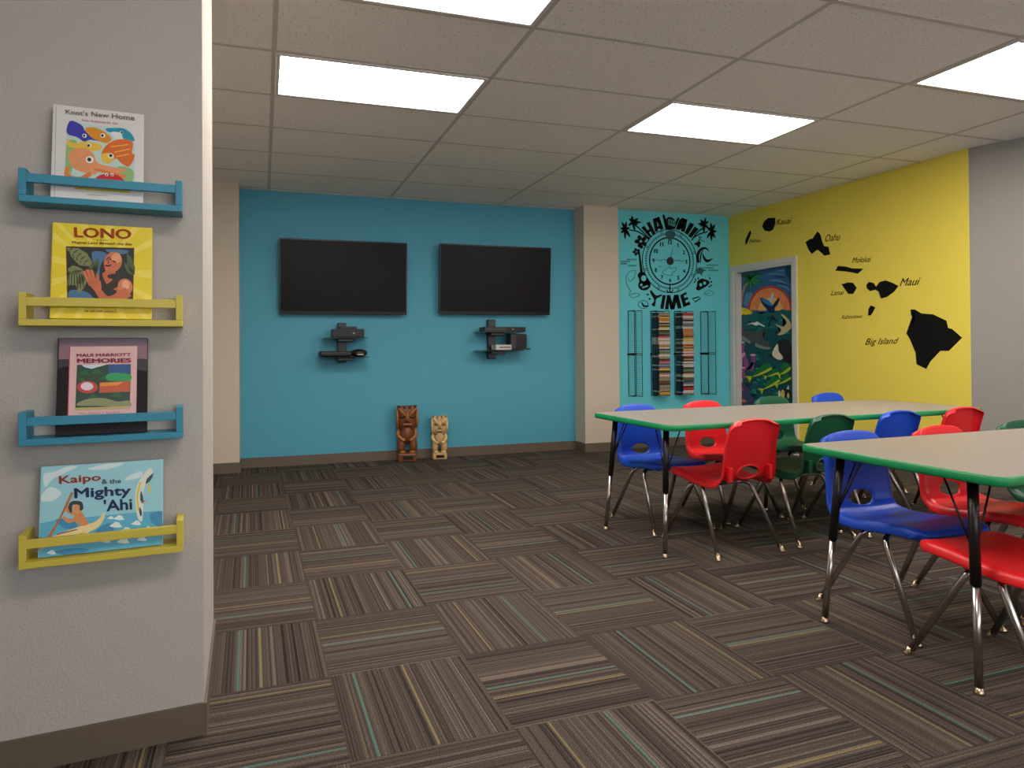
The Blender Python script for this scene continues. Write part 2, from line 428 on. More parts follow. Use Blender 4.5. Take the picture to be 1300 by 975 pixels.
# ------------------------------------------------------------------ door with the sea mural
door = thing('door_1', 'white framed door painted with an undersea mural at sunset', None, (XR, (DY0+DY1)/2, 0)); door['kind'] = 'structure'
bm = NB(); cw = .062
box(bm, (XR-.016, DY0-cw, 0), (XR, DY0, DZ+cw), .003); box(bm, (XR-.016, DY1, 0), (XR, min(DY1+cw, YT-.012), DZ+cw), .003); box(bm, (XR-.016, DY0, DZ), (XR, DY1, DZ+cw), .003)
obj('casing', bm, WHITE, door, world=True)
bm = NB(); jd = .1
box(bm, (XR-.002, DY0-.002, 0), (XR+jd, DY0+.02, DZ)); box(bm, (XR-.002, DY1-.035, 0), (XR+jd, DY1+.002, DZ)); box(bm, (XR-.002, DY0+.02, DZ-.022), (XR+jd, DY1-.035, DZ))
obj('jamb', bm, WHITE, door, world=True)
XD = XR+.075
NDn = Vector((-1, 0, 0))
def pm(name, c, **k): return mat('mural_'+name, c, .55, vary=.25, vscale=14, **k)
obj('door_panel', box(NB(), (XD, DY0+.02, .008), (XD+.045, DY1-.035, DZ-.022)), pm('deep_teal', (8, 78, 84)), door, world=True)
DC = (915, 310, .21526)
D1 = (930, 330, 85/872); D2 = (930, 415, 85/829)
def clampd(p):
    return Vector((XD, max(DY0+.0205, min(DY1-.0355, p.y)), max(.01, min(DZ-.0225, p.z))))
def dmap(c): return lambda x, y: clampd(on_x(c[0]+x*c[2], c[1]+y*c[2], XD))
layer = [0]
def mural(name, c, polys, m, part='mural_paint'):
    layer[0] += 1; f = dmap(c); bm = NB()
    for p in polys: poly(bm, [f(*q) for q in p], NDn, .0006, .0003*layer[0])
    return obj('painted_'+name, bm, m, door, world=True)
mural('sky', DC, [[(60, 100), (460, 60), (460, 400), (60, 420)]], pm('sky', (52, 98, 150)))
mural('cloud_streaks', D1, [smooth2(p) for p in ([(430, 190), (560, 165), (690, 200), (560, 190)], [(460, 270), (600, 255), (740, 330), (600, 285)], [(560, 150), (690, 120), (775, 140), (690, 150)], [(590, 330), (700, 340), (770, 420), (690, 370)], [(180, 430), (260, 440), (200, 600), (150, 560)])], pm('streak', (88, 140, 186)))
mural('night_clouds', D1, [smooth2(p) for p in ([(560, 290), (640, 300), (740, 330), (640, 320)], [(680, 110), (780, 80), (780, 300), (730, 250)], [(520, 220), (620, 205), (700, 235), (610, 235)])], pm('cloud', (20, 66, 92)))
mural('sun_rim', D1, [ell2(490, 650, 288, 312, 40, 0, math.pi, 2*math.pi)], pm('sun_rim', (196, 62, 44)))
mural('sun', D1, [ell2(490, 655, 262, 290, 40, 0, math.pi, 2*math.pi)], pm('sun', (240, 140, 80)))
mural('sun_core', D1, [ell2(500, 660, 160, 170, 30, 0, math.pi, 2*math.pi)], pm('sun_core', (250, 184, 108)))
mural('palm_trunk', D1, ribbon2([(205, 285), (160, 350), (125, 450), (105, 620)], [22, 26, 30, 34]), pm('trunk', (168, 140, 112)))
mural('palm_leaves', D1, [leaf2((245, 235), t, 46) for t in ((105, 215), (130, 330), (215, 450), (340, 390), (420, 300), (400, 170), (300, 150), (170, 175))], pm('leaf', (16, 104, 50)))
mural('palm_leaf_lights', D1, [leaf2((250, 240), t, 18) for t in ((330, 370), (395, 290), (380, 190), (225, 420))], pm('leaf_light', (44, 160, 70)))
mural('sand', D1, [smooth2([(60, 630), (150, 625), (210, 645), (275, 700), (180, 712), (60, 725)])], pm('sand', (244, 212, 26)))
mural('waves', D1, [[(80, 735), (140, 700), (200, 735), (260, 690), (320, 680), (380, 705), (450, 680), (520, 690), (590, 670), (650, 640), (710, 660), (780, 650), (780, 900), (80, 900)]], pm('sea', (14, 96, 98)))
random.seed(5)
def wob(x, y, s, n=7): return smooth2([(x+s*(1.6 if k % 2 else .7)*math.cos(2*math.pi*k/n), y+s*.55*math.sin(2*math.pi*k/n)) for k in range(n)], 3)
mural('water_lights', DC, [wob(random.uniform(115, 410), random.uniform(430, 900), random.uniform(6, 16)) for _ in range(60)], pm('sea_light', (26, 138, 130)))
mural('water_darks', DC, [wob(random.uniform(115, 410), random.uniform(440, 900), random.uniform(6, 18)) for _ in range(34)], pm('sea_dark', (8, 50, 74)))
mural('whale', D1, [smooth2([(365, 500), (395, 490), (440, 525), (490, 545), (520, 590), (560, 545), (600, 495), (615, 520), (585, 590), (545, 630), (548, 685), (480, 680), (430, 620), (390, 570)])], pm('whale', (14, 34, 66)))
mural('whale_back', D1, [smooth2([(385, 500), (420, 505), (500, 545), (515, 600), (450, 575), (395, 540)])], pm('whale_blue', (46, 126, 196)))
mural('whale_flipper', D1, [smooth2([(525, 425), (542, 430), (530, 510), (515, 555), (488, 540), (500, 480)])], pm('whale_pale', (190, 214, 214)))
mural('ray', D1, [smooth2([(470, 860), (480, 800), (510, 760), (500, 730), (530, 730), (560, 760), (600, 800), (590, 805), (540, 780), (505, 810), (490, 860)])], pm('ray_dark', (10, 28, 44)))
mural('seabird', D1, [smooth2([(190, 850), (250, 820), (300, 815), (320, 800), (350, 815), (420, 860), (415, 870), (350, 845), (310, 855), (250, 832)])], pm('bird', (240, 236, 220)))
mural('turtle', D1, [smooth2([(640, 700), (690, 730), (740, 780), (770, 840), (760, 900), (700, 950), (650, 975), (590, 975), (640, 910), (570, 850), (585, 840), (660, 870), (710, 810), (655, 740)])], pm('turtle', (210, 194, 152)))
mural('dolphin', D2, [smooth2([(90, 85), (160, 50), (260, 60), (350, 55), (430, 40), (380, 90), (400, 150), (480, 240), (470, 270), (380, 250), (300, 200), (230, 190), (160, 150)])], pm('dolphin', (78, 80, 82)))
mural('dolphin_belly', D2, [smooth2(p) for p in ([(95, 95), (160, 130), (225, 180), (215, 205), (150, 170), (105, 125)], [(295, 200), (380, 240), (480, 260), (430, 280), (320, 255), (285, 230)])], pm('belly', (132, 144, 144)))
mural('orca', D2, [smooth2([(440, 350), (520, 320), (560, 190), (640, 150), (720, 200), (760, 420), (680, 450), (600, 400), (500, 380)])], pm('orca', (34, 26, 34)))
mural('orca_belly', D2, [smooth2([(565, 210), (578, 300), (630, 375), (600, 408), (540, 390), (498, 345), (520, 270)])], pm('orca_white', (238, 222, 200)))
cor = pm('coral', (150, 72, 136)); cort = pm('coral_tip', (226, 168, 200))
mural('coral', D2, ribbon2([(115, 190), (120, 300), (160, 400), (195, 530)], 60)+ribbon2([(262, 350), (262, 430), (230, 540)], 54)+ribbon2([(195, 530), (262, 440)], 40)+ribbon2([(130, 500), (125, 640)], 58)+ribbon2([(90, 0), (110, 60)], 60), cor)
mural('coral_tips', D2, [ell2(120, 193, 34, 12), ell2(260, 347, 34, 13), ell2(132, 505, 32, 12), ell2(135, 352, 18, 44, 20, .7)], cort)
gr = pm('fish_green', (20, 118, 52)); ye = pm('fish_yellow', (188, 206, 44))
def mahi(x0, y0, x1, y1, h):
    dx, dy = x1-x0, y1-y0; L = math.hypot(dx, dy); ux, uy = dx/L, dy/L; nx, ny = uy, -ux
    g = lambda t, s: (x0+dx*t+nx*h*s, y0+dy*t+ny*h*s)
    mural('fish', D2, [smooth2([g(0, 0), g(.2, .25), g(.6, .75), g(.92, .8), g(1.02, .35), g(1, -.1), g(.6, -.25), g(.2, -.12)])], gr)
    mural('fish_belly', D2, [smooth2([g(.05, -.02), g(.4, -.02), g(.8, .05), g(1.0, .05), g(.96, -.22), g(.6, -.32), g(.25, -.2)]),
                             [g(.06, .1), g(-.18, .45), g(-.1, .02), g(-.12, -.6), g(.06, -.12)]], ye)
mahi(225, 625, 490, 505, 95); mahi(585, 590, 720, 500, 100); mahi(420, 615, 580, 560, 60); mahi(560, 712, 730, 625, 80); mahi(375, 775, 590, 655, 85)
mural('reef', D2, [smooth2([(70, 690), (150, 700), (215, 770), (240, 850), (300, 950), (70, 960)])], pm('reef', (64, 56, 104)))
mural('anemone', D2, [wob(120, 770, 26), wob(150, 915, 34)], pm('anemone', (206, 110, 54)))
mural('striped_fish', D2, [ell2(655, 830, 80, 66)], pm('stripe_black', (16, 20, 30)))
mural('striped_fish_bands', D2, [ell2(632, 832, 24, 56), ell2(700, 850, 14, 34)], pm('stripe_yellow', (226, 200, 90)))
mural('striped_fish_white', D2, [ell2(590, 835, 14, 50), [(680, 770), (700, 720), (712, 775)]], pm('stripe_white', (230, 226, 206)))

# ------------------------------------------------------------------ island decals on the yellow wall
IC = (920, 180, 340/1105)
ND = Vector((-1, 0, 0))
imap = lambda x, y: on_x(IC[0]+x*IC[2], IC[1]+y*IC[2], XR)
ISL = {
 'Niihau': ([(85, 425), (86, 405), (97, 380), (105, 365), (110, 375), (103, 395), (92, 420)], ((101, 402), (152, 400), (152, 413), (101, 417)), 'slender black island decal lettered Niihau, smallest beside the door corner'),
 'Kauai': ([(155, 350), (162, 330), (178, 315), (208, 313), (210, 335), (200, 362), (185, 371), (165, 366)], ((212, 320), (278, 312), (278, 336), (212, 344)), 'round black island decal lettered Kauai above the mural door'),
 'Oahu': ([(334, 415), (350, 402), (362, 400), (383, 370), (395, 382), (402, 410), (410, 430), (428, 433), (436, 465), (412, 470), (396, 455), (384, 445), (370, 455), (360, 463), (346, 445)], ((415, 384), (478, 376), (478, 405), (415, 413)), 'jagged black island decal lettered Oahu on the yellow wall'),
 'Molokai': ([(457, 532), (468, 512), (500, 515), (525, 522), (572, 524), (550, 544), (510, 536), (480, 533)], ((526, 478), (606, 472), (606, 495), (526, 500)), 'long flat black island decal lettered Molokai on the yellow wall'),
 'Lanai': ([(482, 588), (510, 580), (530, 582), (545, 603), (530, 628), (510, 627), (503, 603)], ((438, 614), (495, 612), (495, 630), (438, 634)), 'small bean shaped black island decal lettered Lanai on the yellow wall'),
 'Maui': ([(585, 590), (596, 578), (615, 583), (625, 598), (640, 578), (665, 572), (695, 583), (717, 595), (700, 618), (670, 640), (645, 647), (635, 618), (622, 610), (600, 616), (587, 605)], ((722, 564), (808, 559), (808, 590), (722, 596)), 'two lobed black island decal lettered Maui on the yellow wall'),
 'Kahoolawe': ([(592, 716), (594, 690), (603, 675), (622, 683), (612, 703), (602, 717)], ((483, 714), (568, 712), (568, 727), (483, 731)), 'tiny black island decal lettered Kahoolawe below the Maui decal'),
 'Big Island': ([(767, 692), (785, 692), (812, 708), (860, 712), (915, 738), (922, 768), (940, 773), (950, 793), (980, 808), (925, 863), (890, 862), (850, 905), (832, 937), (792, 918), (788, 870), (765, 815), (750, 790), (775, 762), (785, 740), (770, 715)], ((580, 812), (719, 808), (719, 840), (580, 846)), 'largest black island decal lettered Big Island near the grey wall'),
}
for nm, (pts, tq, lab) in ISL.items():
    c = imap(sum(p[0] for p in pts)/len(pts), sum(p[1] for p in pts)/len(pts))
    t = thing('island_decal', lab, 'wall decal', c, 0, 'island decals on the yellow wall')
    bm = NB(); poly(bm, [imap(*p) for p in pts], ND, .002); obj('island_shape', bm, BLACKV, t, world=True)
    bm = NB(); lettering(bm, nm, quadmap(*tq, imap), ND, .0015, .014, .45); obj('lettering', bm, BLACKV, t, world=True)

# ------------------------------------------------------------------ clock decal on the turquoise wall
NC = Vector((0, -1, 0)); QS = 80/975
def qm(ox, oy): return lambda x, y: on_y(ox+x*QS, oy+y*QS, YT)
Q1, Q2, Q3, Q4 = qm(780, 265), qm(840, 265), qm(780, 330), qm(840, 330)
CC = on_y(850.5, 331.5, YT)
clock = thing('clock_decal', 'large black vinyl clock decal reading HAWAII TIME with beach drawings', 'wall decal', (CC.x, YT, CC.z))
def cd(name, q, polys, m=BLACKV, off=0., t=.0015):
    bm = NB()
    for p in polys: poly(bm, [q(*v) for v in p], NC, t, off)
    return obj(name, bm, m, clock, world=True)
polar = lambda r, a: (CC.x+r*math.cos(a), CC.z+r*math.sin(a))
W3 = lambda x, z: Vector((x, YT, z))
def ring(name, r, wd, dash=0, m=BLACKV):
    n = 72; ps = []
    for k in range(n):
        a0 = 2*math.pi*k/n; a1 = 2*math.pi*(k+(.55 if dash else 1))/n
        ps.append([polar(r-wd/2, a0), polar(r+wd/2, a0), polar(r+wd/2, a1), polar(r-wd/2, a1)])
    return cd(name, W3, ps, m)
RO = .372
ring('outer_ring', RO, .010); ring('rope_ring', RO*.855, .012, 1); ring('rope_line', RO*.885, .004); ring('inner_ring', RO*.74, .017)
for k in range(8):
    a = math.pi/2+.32+k*2*math.pi/8 if k else math.pi/2+.32
    cx_, cz_ = polar(RO*.945, a)
    cd('bolt', W3, [[polar(0, 0)]*0 or [(cx_+rr*math.cos(q), cz_+rr*math.sin(q)) for rr, q in ((.018, b0), (.018, b1), (.012, b1), (.012, b0))] for b0, b1 in ((2*math.pi*i/10, 2*math.pi*(i+1)/10) for i in range(10))])
for h in range(1, 13):
    a = math.pi/2-h*math.pi/6; x, z = polar(RO*.6, a); s = .022; wd_ = .016 if h < 10 else .028
    for q, ch in enumerate(str(h)):
        xx = x+(0 if h < 10 else (-.016, .016)[q]); wd_ = .013 if ch != '1' else .006
        bm = NB(); lettering(bm, ch, lambda u, v, x=xx, z=z, wd_=wd_: Vector((x-wd_+2*wd_*u, YT, z-s+2*s*v)), NC, .0015, .12)
        obj('numeral', bm, BLACKV, clock, world=True)
cd('center_disc', W3, [[polar(.047, 2*math.pi*k/24) for k in range(24)]], mat('clock_hub', (44, 30, 24), .6), .002, .006)
cd('minute_hand', W3, ribbon2([polar(.03, 1.33), polar(.17, 1.33)], [.007, .003]), BLACKV, .002)
cd('horizon_waves', Q1, ribbon2(smooth2([(640, 798), (680, 790), (720, 805), (770, 785), (800, 800)], 4, False), 8)); cd('horizon_waves', Q2, ribbon2(smooth2([(200, 800), (240, 805), (270, 795), (310, 815), (365, 808)], 4, False), 8))
cd('island_sketch', Q3, ribbon2(smooth2([(740, 180), (800, 145), (850, 100), (870, 135), (940, 115), (955, 160), (890, 200), (900, 240), (830, 235), (760, 215), (740, 180)], 3, False), 8), GREYV)
cd('islet', Q3, [wob(705, 105, 16)], GREYV)
cd('letter_h', Q1, [[(415, 292), (460, 262), (582, 430), (548, 447)], [(495, 222), (545, 197), (636, 380), (590, 405)], [(490, 350), (550, 305), (572, 340), (512, 385)]])
cd('letter_a', Q1, [[(593, 160), (648, 138), (674, 345), (630, 362)], [(640, 140), (692, 123), (762, 310), (712, 328)], [(655, 275), (712, 258), (722, 300), (660, 318)], [(630, 148), (690, 125), (695, 195), (640, 212)]])
cd('shaka_hand', Q2, [[(12, 95), (40, 86), (66, 168), (98, 128), (150, 130), (192, 160), (212, 205), (252, 133), (278, 145), (226, 262), (208, 316), (58, 316), (34, 205)]])
for k in range(4):
    x = 112+27*k; cd('finger_line', Q2, ribbon2(ell2(x, 205+9*k, 12, 46, 12)+[(x+12, 205+9*k)], 6), TURQ, .0012)
cd('letter_a', Q2, [[(270, 175), (322, 138), (310, 300), (268, 330), (218, 318)], [(322, 138), (398, 170), (356, 362), (298, 345), (320, 250)], [(262, 255), (330, 262), (325, 305), (255, 300)], [(300, 150), (395, 170), (380, 215), (292, 200)]])
cd('letter_i', Q2, [[(440, 210), (502, 245), (402, 407), (353, 375)]]); cd('letter_i', Q2, [[(510, 275), (572, 315), (457, 452), (408, 420)]])
cd('whale_tail', Q3, [smooth2([(548, 468), (585, 482), (622, 532), (660, 552), (738, 530), (722, 562), (665, 592), (642, 612), (626, 722), (573, 690), (604, 655), (620, 605), (592, 572), (560, 522)], 2)])
cd('letter_i', Q3, [[(745, 545), (797, 545), (757, 762), (708, 750)]])
cd('letter_m', Q4, [[(82, 545), (122, 540), (105, 765), (48, 766)], [(82, 545), (128, 540), (196, 765), (136, 766)], [(190, 540), (258, 535), (196, 765), (140, 766)], [(200, 540), (258, 535), (308, 745), (250, 757)]])
cd('letter_e', Q4, [[(283, 545), (330, 520), (388, 712), (335, 732)], [(300, 537), (375, 493), (392, 527), (318, 562)], [(322, 605), (400, 573), (414, 606), (335, 640)], [(345, 680), (430, 643), (447, 690), (340, 730)]])
def palm(q, trunks, crowns):
    ps = []
    for tr in trunks: ps += ribbon2(smooth2(tr, 4, False), 20)
    for c, tips in crowns:
        ps += [leaf2(c, t, 42) for t in tips]+[ell2(*c, 22, 22, 10)]
    cd('palm_trees', q, ps)
palm(Q1, [[(320, 250), (420, 340), (540, 462)], [(230, 325), (380, 362), (535, 475)]], [((285, 205), [(265, 100), (375, 140), (425, 210), (370, 250), (320, 350), (215, 270), (222, 150)]), ((168, 315), [(112, 200), (182, 190), (85, 300), (95, 385), (165, 478), (252, 450), (240, 290)])])
palm(Q2, [[(630, 300), (540, 380), (462, 492)], [(710, 355), (590, 390), (480, 455)]], [((650, 240), [(685, 130), (595, 160), (555, 235), (728, 190), (655, 380), (735, 310), (595, 275)]), ((770, 345), [(760, 210), (825, 235), (858, 350), (832, 460), (770, 512), (692, 468), (688, 275)])])
def hib(c, R, r): cd('hibiscus', Q1, [ell2(c[0]+R*math.cos(.6+k*1.2566), c[1]+R*math.sin(.6+k*1.2566), r, r*.78, 12, .6+k*1.2566) for k in range(5)])
hib((408, 505), 58, 42); hib((342, 668), 36, 27); hib((415, 588), 16, 17)
cd('ukulele', Q3, [[(368, -130), (392, -135), (440, 195), (400, 205)], ell2(425, 245, 66, 62, 20, .6), ell2(465, 385, 98, 86, 24, -.3), [(380, 255), (480, 235), (550, 370), (385, 390)]])
cd('ukulele_details', Q3, [ell2(452, 285, 40, 46), *ribbon2([(430, 430), (515, 400)], 22), ell2(415, 385, 18, 22)], TURQ, .0012)
cd('bird', Q2, [smooth2([(498, 545), (540, 520), (580, 500), (602, 520), (592, 570), (575, 605), (545, 570)]), *ribbon2([(570, 500), (590, 470), (575, 430), (620, 450)], 16), *ribbon2([(600, 480), (665, 515)], 10)])
for wp, ww in (([(572, 835), (556, 740), (580, 660), (640, 612), (695, 618), (726, 664)], [34, 40, 44, 38, 26, 6]), ([(600, 838), (600, 760), (612, 690), (645, 640)], [10, 22, 20, 6]), ([(632, 690), (655, 760), (705, 808), (792, 770)], [8, 34, 48, 4])):
    cd('wave', Q2, ribbon2(smooth2(wp, 4, False), sum([[ww[k]+(ww[k+1]-ww[k])*q/4 for q in range(4)] for k in range(len(ww)-1)], [])+[ww[-1]]))
sea = lambda q, x0, x1, y: cd('water_line', q, ribbon2(smooth2([(x0+(x1-x0)*k/8, y+(12 if k % 2 else -12)) for k in range(9)], 3, False), 10), GREYV)
sea(Q4, 690, 875, 80); sea(Q4, 640, 800, 122); sea(Q4, 720, 875, 160); sea(Q1, 90, 240, 815); sea(Q1, 190, 345, 785); sea(Q1, 95, 190, 850); sea(Q1, 210, 335, 880)
cd('turtle', Q4, [ell2(592, 165, 54, 50), leaf2((635, 165), (692, 158), 26), leaf2((620, 205), (612, 245), 24), leaf2((560, 200), (525, 222), 22)], GREYV)
cd('smiling_sun', Q4, [smooth2([(528, 440), (562, 372), (550, 330), (620, 288), (700, 310), (742, 342), (705, 400), (600, 460), (560, 472)], 2)]+[ell2(x, y, 14, 14, 8) for x, y in ((510, 340), (525, 305), (565, 285), (745, 285), (768, 340), (765, 395), (740, 415))])
cd('sun_glasses', Q4, [ell2(603, 384, 22, 25), ell2(663, 358, 22, 25)], TURQ, .0012)
cd('dolphin_outline', Q3, ribbon2(smooth2([(335, 170), (240, 175), (182, 260), (195, 390), (250, 480), (225, 540), (300, 585), (395, 530), (300, 520), (250, 540)], 4, False), 9)+ribbon2(smooth2([(330, 180), (300, 280), (240, 330), (210, 280)], 4, False), 8), GREYV)
cd('fish_outline', Q4, ribbon2(ell2(735, 515, 68, 40, 18)+[(803, 515)], 7)+ribbon2([(640, 530), (680, 505), (700, 530), (740, 505)], 7)+ribbon2([(720, 250), (760, 220)], 7), GREYV)
cd('sandal', Q3, ribbon2(ell2(445, 690, 75, 62, 18)+[(520, 690)], 8)+ribbon2([(415, 655), (455, 715), (530, 715)], [16, 34, 20])); cd('sandal', Q4, ribbon2([(475, 600), (570, 572), (600, 595), (515, 650), (475, 600), (570, 572)], 18))
cd('footprints', Q3, [ell2(515, 535, 18, 14, 10), ell2(545, 603, 18, 14, 10)])
cd('seashell', Q2, [smooth2([(50, 385), (80, 345), (130, 335), (180, 345), (215, 385), (190, 440), (150, 485), (110, 485), (75, 440)], 2)], GREYV, .001)
cd('anchor', Q3, [*ribbon2([(858, 385), (858, 500)], 16), *ribbon2(ell2(858, 460, 46, 40, 14, 0, 0, math.pi), 16)])

# ------------------------------------------------------------------ wire disc racks and disc cases
def rack(name, label, x0, wd, z0, z1, dep):
    t = thing(name, label, 'rack', (x0, YT, z0)); H_ = z1-z0; r = .0036
    for sx in (0, wd):
        obj('upright', tube(NB(), [(sx, -.006, 0), (sx, -.006, H_)], r, 6), BLKMET, t); obj('upright', tube(NB(), [(sx, -dep, 0), (sx, -dep, H_)], r, 6), BLKMET, t)
    for z in (0, H_*.48, H_*.5, H_):
        bm = NB()
        for sx in (0, wd): tube(bm, [(sx, -.004, z), (sx, -dep, z)], .004, 6)
        tube(bm, [(0, -.006, z), (wd, -.006, z)], .004, 6); obj('crossbar', bm, BLKMET, t)
    bm = NB()
    box(bm, (-.012, -.012, H_*.48), (wd+.012, -.004, H_*.5)); obj('mounting_plate', bm, BLKMET, t)
    bm = NB(); n = 46
    for k in range(1, n):
        for sx in (0, wd): tube(bm, [(sx, -.006, H_*k/n), (sx, -dep, H_*k/n)], .0018, 4, cap=False)
    o = obj('rungs', bm, BLKMET, t); o['kind'] = 'stuff'
    return t
ZR0, ZR1 = .6, 1.575
xl = lambda px: on_y(px, 450, YT).x
rack('wire_disc_rack', 'empty black wire disc rack next to the cream column', xl(797.5), xl(807)-xl(797.5), ZR0, ZR1, .135)
rack('wire_disc_rack', 'empty black wire disc rack next to the mural door', xl(889.5), xl(899)-xl(889.5), ZR0, ZR1, .135)
SP = {'white': (216, 210, 200), 'orange': (214, 128, 50), 'yellow': (218, 186, 70), 'red': (186, 48, 44), 'blue': (64, 104, 160), 'black': (40, 36, 36), 'tan': (180, 150, 112), 'green': (92, 124, 74), 'pink': (206, 130, 140), 'grey': (140, 138, 136), 'brown': (104, 70, 50)}
CASEB = [mat('disc_case_'+n, c, .4) for n, c in (('black', (22, 20, 22)), ('navy', (24, 40, 84)), ('white', (190, 190, 190)), ('maroon', (84, 24, 30)))]
random.seed(21)
cmesh = {}
def case_mesh(c, bi):
    k = (c, bi)
    if k not in cmesh:
        bm = NB(); box(bm, (0, -.132, 0), (.15, 0, .0142), mi=0)
        box(bm, (.004, -.1335, .001), (.146, -.132, .0132), mi=1)
        me = bpy.data.meshes.new('disc_case'); bm.to_mesh(me); bm.free(); me.materials.append(CASEB[bi]); me.materials.append(mat('spine_'+c, SP[c], .45, vary=.35, vscale=60)); cmesh[k] = me
    return cmesh[k]
for px, which, seq in ((827, 'full rack nearer the cream column', 'grey tan brown yellow orange orange white black tan brown yellow white black brown green black red pink white tan white white orange tan white black grey green grey white tan grey black red pink blue grey blue orange yellow black brown tan white pink grey tan brown brown black tan grey'.split()),
                       (857, 'full rack nearer the mural door', 'red red white white grey black white grey blue grey white tan orange orange tan orange brown tan yellow yellow white white red orange brown yellow pink white pink white red black tan brown white grey white white black green grey black tan white white green brown black blue grey white black'.split())):
    x = xl(px)
    rack('wire_disc_rack', 'black wire disc rack packed with cases, '+('closer to the cream column' if px == 827 else 'closer to the mural door'), x-.0085, .167, ZR0, ZR1, .125)
    n = 57; pitch = (ZR1-ZR0-.03)/n
    for k in range(n):
        c = seq[k % len(seq)]; bi = random.choice((0, 0, 0, 0, 0, 1, 1, 2, 3)); 
        if c == 'white' and random.random() < .5: bi = 2
        o = bpy.data.objects.new('disc_case', case_mesh(c, bi)); COL.objects.link(o)
        o.location = (x+random.uniform(-.003, .003), YT-.014-random.uniform(0, .006), ZR1-.02-(k+1)*pitch)
        nm_b = ('black', 'navy', 'white', 'maroon')[bi]
        tag(o, f'{nm_b} disc case with {c} spine in the {which}', 'disc case', 'disc cases in the '+which)

# ------------------------------------------------------------------ televisions and their wall shelves
def tv(cx, zb, lab):
    t = thing('television', lab, 'television', (cx, YB, zb), 0)
    Mt = Matrix.Translation((0, -.055, 0)) @ Matrix.Rotation(math.radians(3.5), 4, 'X')
    W, Hh = 1.275, .742
    obj('housing', box(NB(), (-W/2, -.03, 0), (W/2, .008, Hh), .005, M=Mt), TVBLK, t)
    obj('screen', box(NB(), (-W/2+.012, -.0312, .03), (W/2-.012, -.029, Hh-.014), M=Mt), SCREEN, t)
    bm = NB(); b = .0325
    for q in ((-W/2, 0, W/2, .028), (-W/2, Hh-.013, W/2, Hh), (-W/2, .028, -W/2+.011, Hh-.013), (W/2-.011, .028, W/2, Hh-.013)):
        box(bm, (q[0], -b, q[1]), (q[2], -.029, q[3]), M=Mt)
    obj('bezel', bm, TVBLK, t)
    bm = box(NB(), (-.25, .03, .2), (.25, .055, .55)); obj('wall_bracket', bm, BLKMET, t)
    return t
tv(.795, 1.512, 'wall mounted black flat television nearer the shelf wall')
tv(2.42, 1.525, 'wall mounted black flat television nearer the cream column')
DARKP = mat('dark_brown_plastic', (34, 27, 24), .4)
def mount(cx, zt, zb, lab, shelves):
    t = thing('wall_shelf_mount', lab, 'shelf', (cx, YB, zb)); Hh = zt-zb
    obj('pole', box(NB(), (-.045, -.05, 0), (.045, 0, Hh), .008), BLKMET, t)
    for (x0, x1, z) in shelves:
        s = obj('glass_shelf', box(NB(), (x0, -.24, z), (x1, -.02, z+.008), .003), mat('smoked_glass', (30, 34, 34), .1), t)
        obj('shelf_arm', box(NB(), (-.06, -.2, z-.035), (.1, -.02, z-.001), .008), BLKMET, t)
    return t
mount(.77, 1.425, 1.02, 'black wall bracket with two device shelves below the television nearer the shelf wall', [(-.2, .24, .245), (-.2, .24, .055)])
mount(2.385, 1.47, 1.04, 'black wall bracket with two device shelves below the television nearer the cream column', [(-.2, .3, .285), (-.2, .3, .09)])
def dev(name, lab, loc, parts, cat='device'):
    t = thing(name, lab, cat, loc)
    for n_, a, b, bev, m in parts: obj(n_, box(NB(), a, b, bev), m, t)
    return t
GREYP = mat('grey_button_plastic', (150, 146, 140), .4); WHTP = mat('white_device_plastic', (196, 194, 190), .4)
YS = YB-.13
dev('media_box', 'black media player box on upper shelf of bracket nearer the shelf wall', (.8, YS, 1.274), [('case', (-.14, -.1, 0), (.17, .08, .085), .006, DARKP), ('front_panel', (-.135, -.103, .01), (.165, -.1, .075), .0, TVBLK), ('button', (.055, -.106, .035), (.075, -.103, .05), 0, GREYP), ('top_vent', (-.06, -.06, .085), (.1, .05, .11), .004, DARKP)])
t = thing('game_console', 'low black wedge shaped console on lower shelf nearer the shelf wall', 'device', (.72, YS, 1.084))
obj('body', box(NB(), (-.19, -.1, 0), (.13, .08, .055), .02), DARKP, t); obj('port_panel', box(NB(), (-.15, -.103, .012), (.1, -.099, .03)), TVBLK, t)
t = thing('headset', 'rounded black controller beside the low console on the lower shelf', 'device', (.93, YS, 1.084))
bm = NB(); ball(bm, (0, 0, .035), .085, (1, .9, .48)); obj('shell', bm, DARKP, t); obj('light_strip', box(NB(), (-.03, -.083, .014), (.035, -.07, .026), .003), WHTP, t)
dev('flat_media_box', 'wide thin black media box on upper shelf nearer the cream column', (2.44, YS, 1.334), [('case', (-.2, -.1, 0), (.27, .08, .05), .005, DARKP), ('front_panel', (.05, -.103, .01), (.26, -.1, .042), 0, TVBLK), ('button', (.11, -.106, .02), (.125, -.103, .03), 0, GREYP)])
dev('white_media_box', 'small white box on lower shelf nearer the cream column', (2.46, YS, 1.139), [('case', (-.1, -.11, 0), (.08, .03, .055), .005, WHTP), ('disc_slot', (-.06, -.112, .024), (.07, -.109, .034), 0, DARKP)])
t = thing('upright_speaker', 'upright black box speaker standing beside the small white box', 'speaker', (2.64, YS, 1.139))
obj('case', box(NB(), (-.1, -.08, 0), (.09, .06, .17), .01), DARKP, t); obj('front_grille', box(NB(), (-.035, -.083, .015), (.082, -.079, .16)), TVBLK, t); obj('foot', box(NB(), (.0, -.1, 0), (.12, .06, .018), .004), DARKP, t)

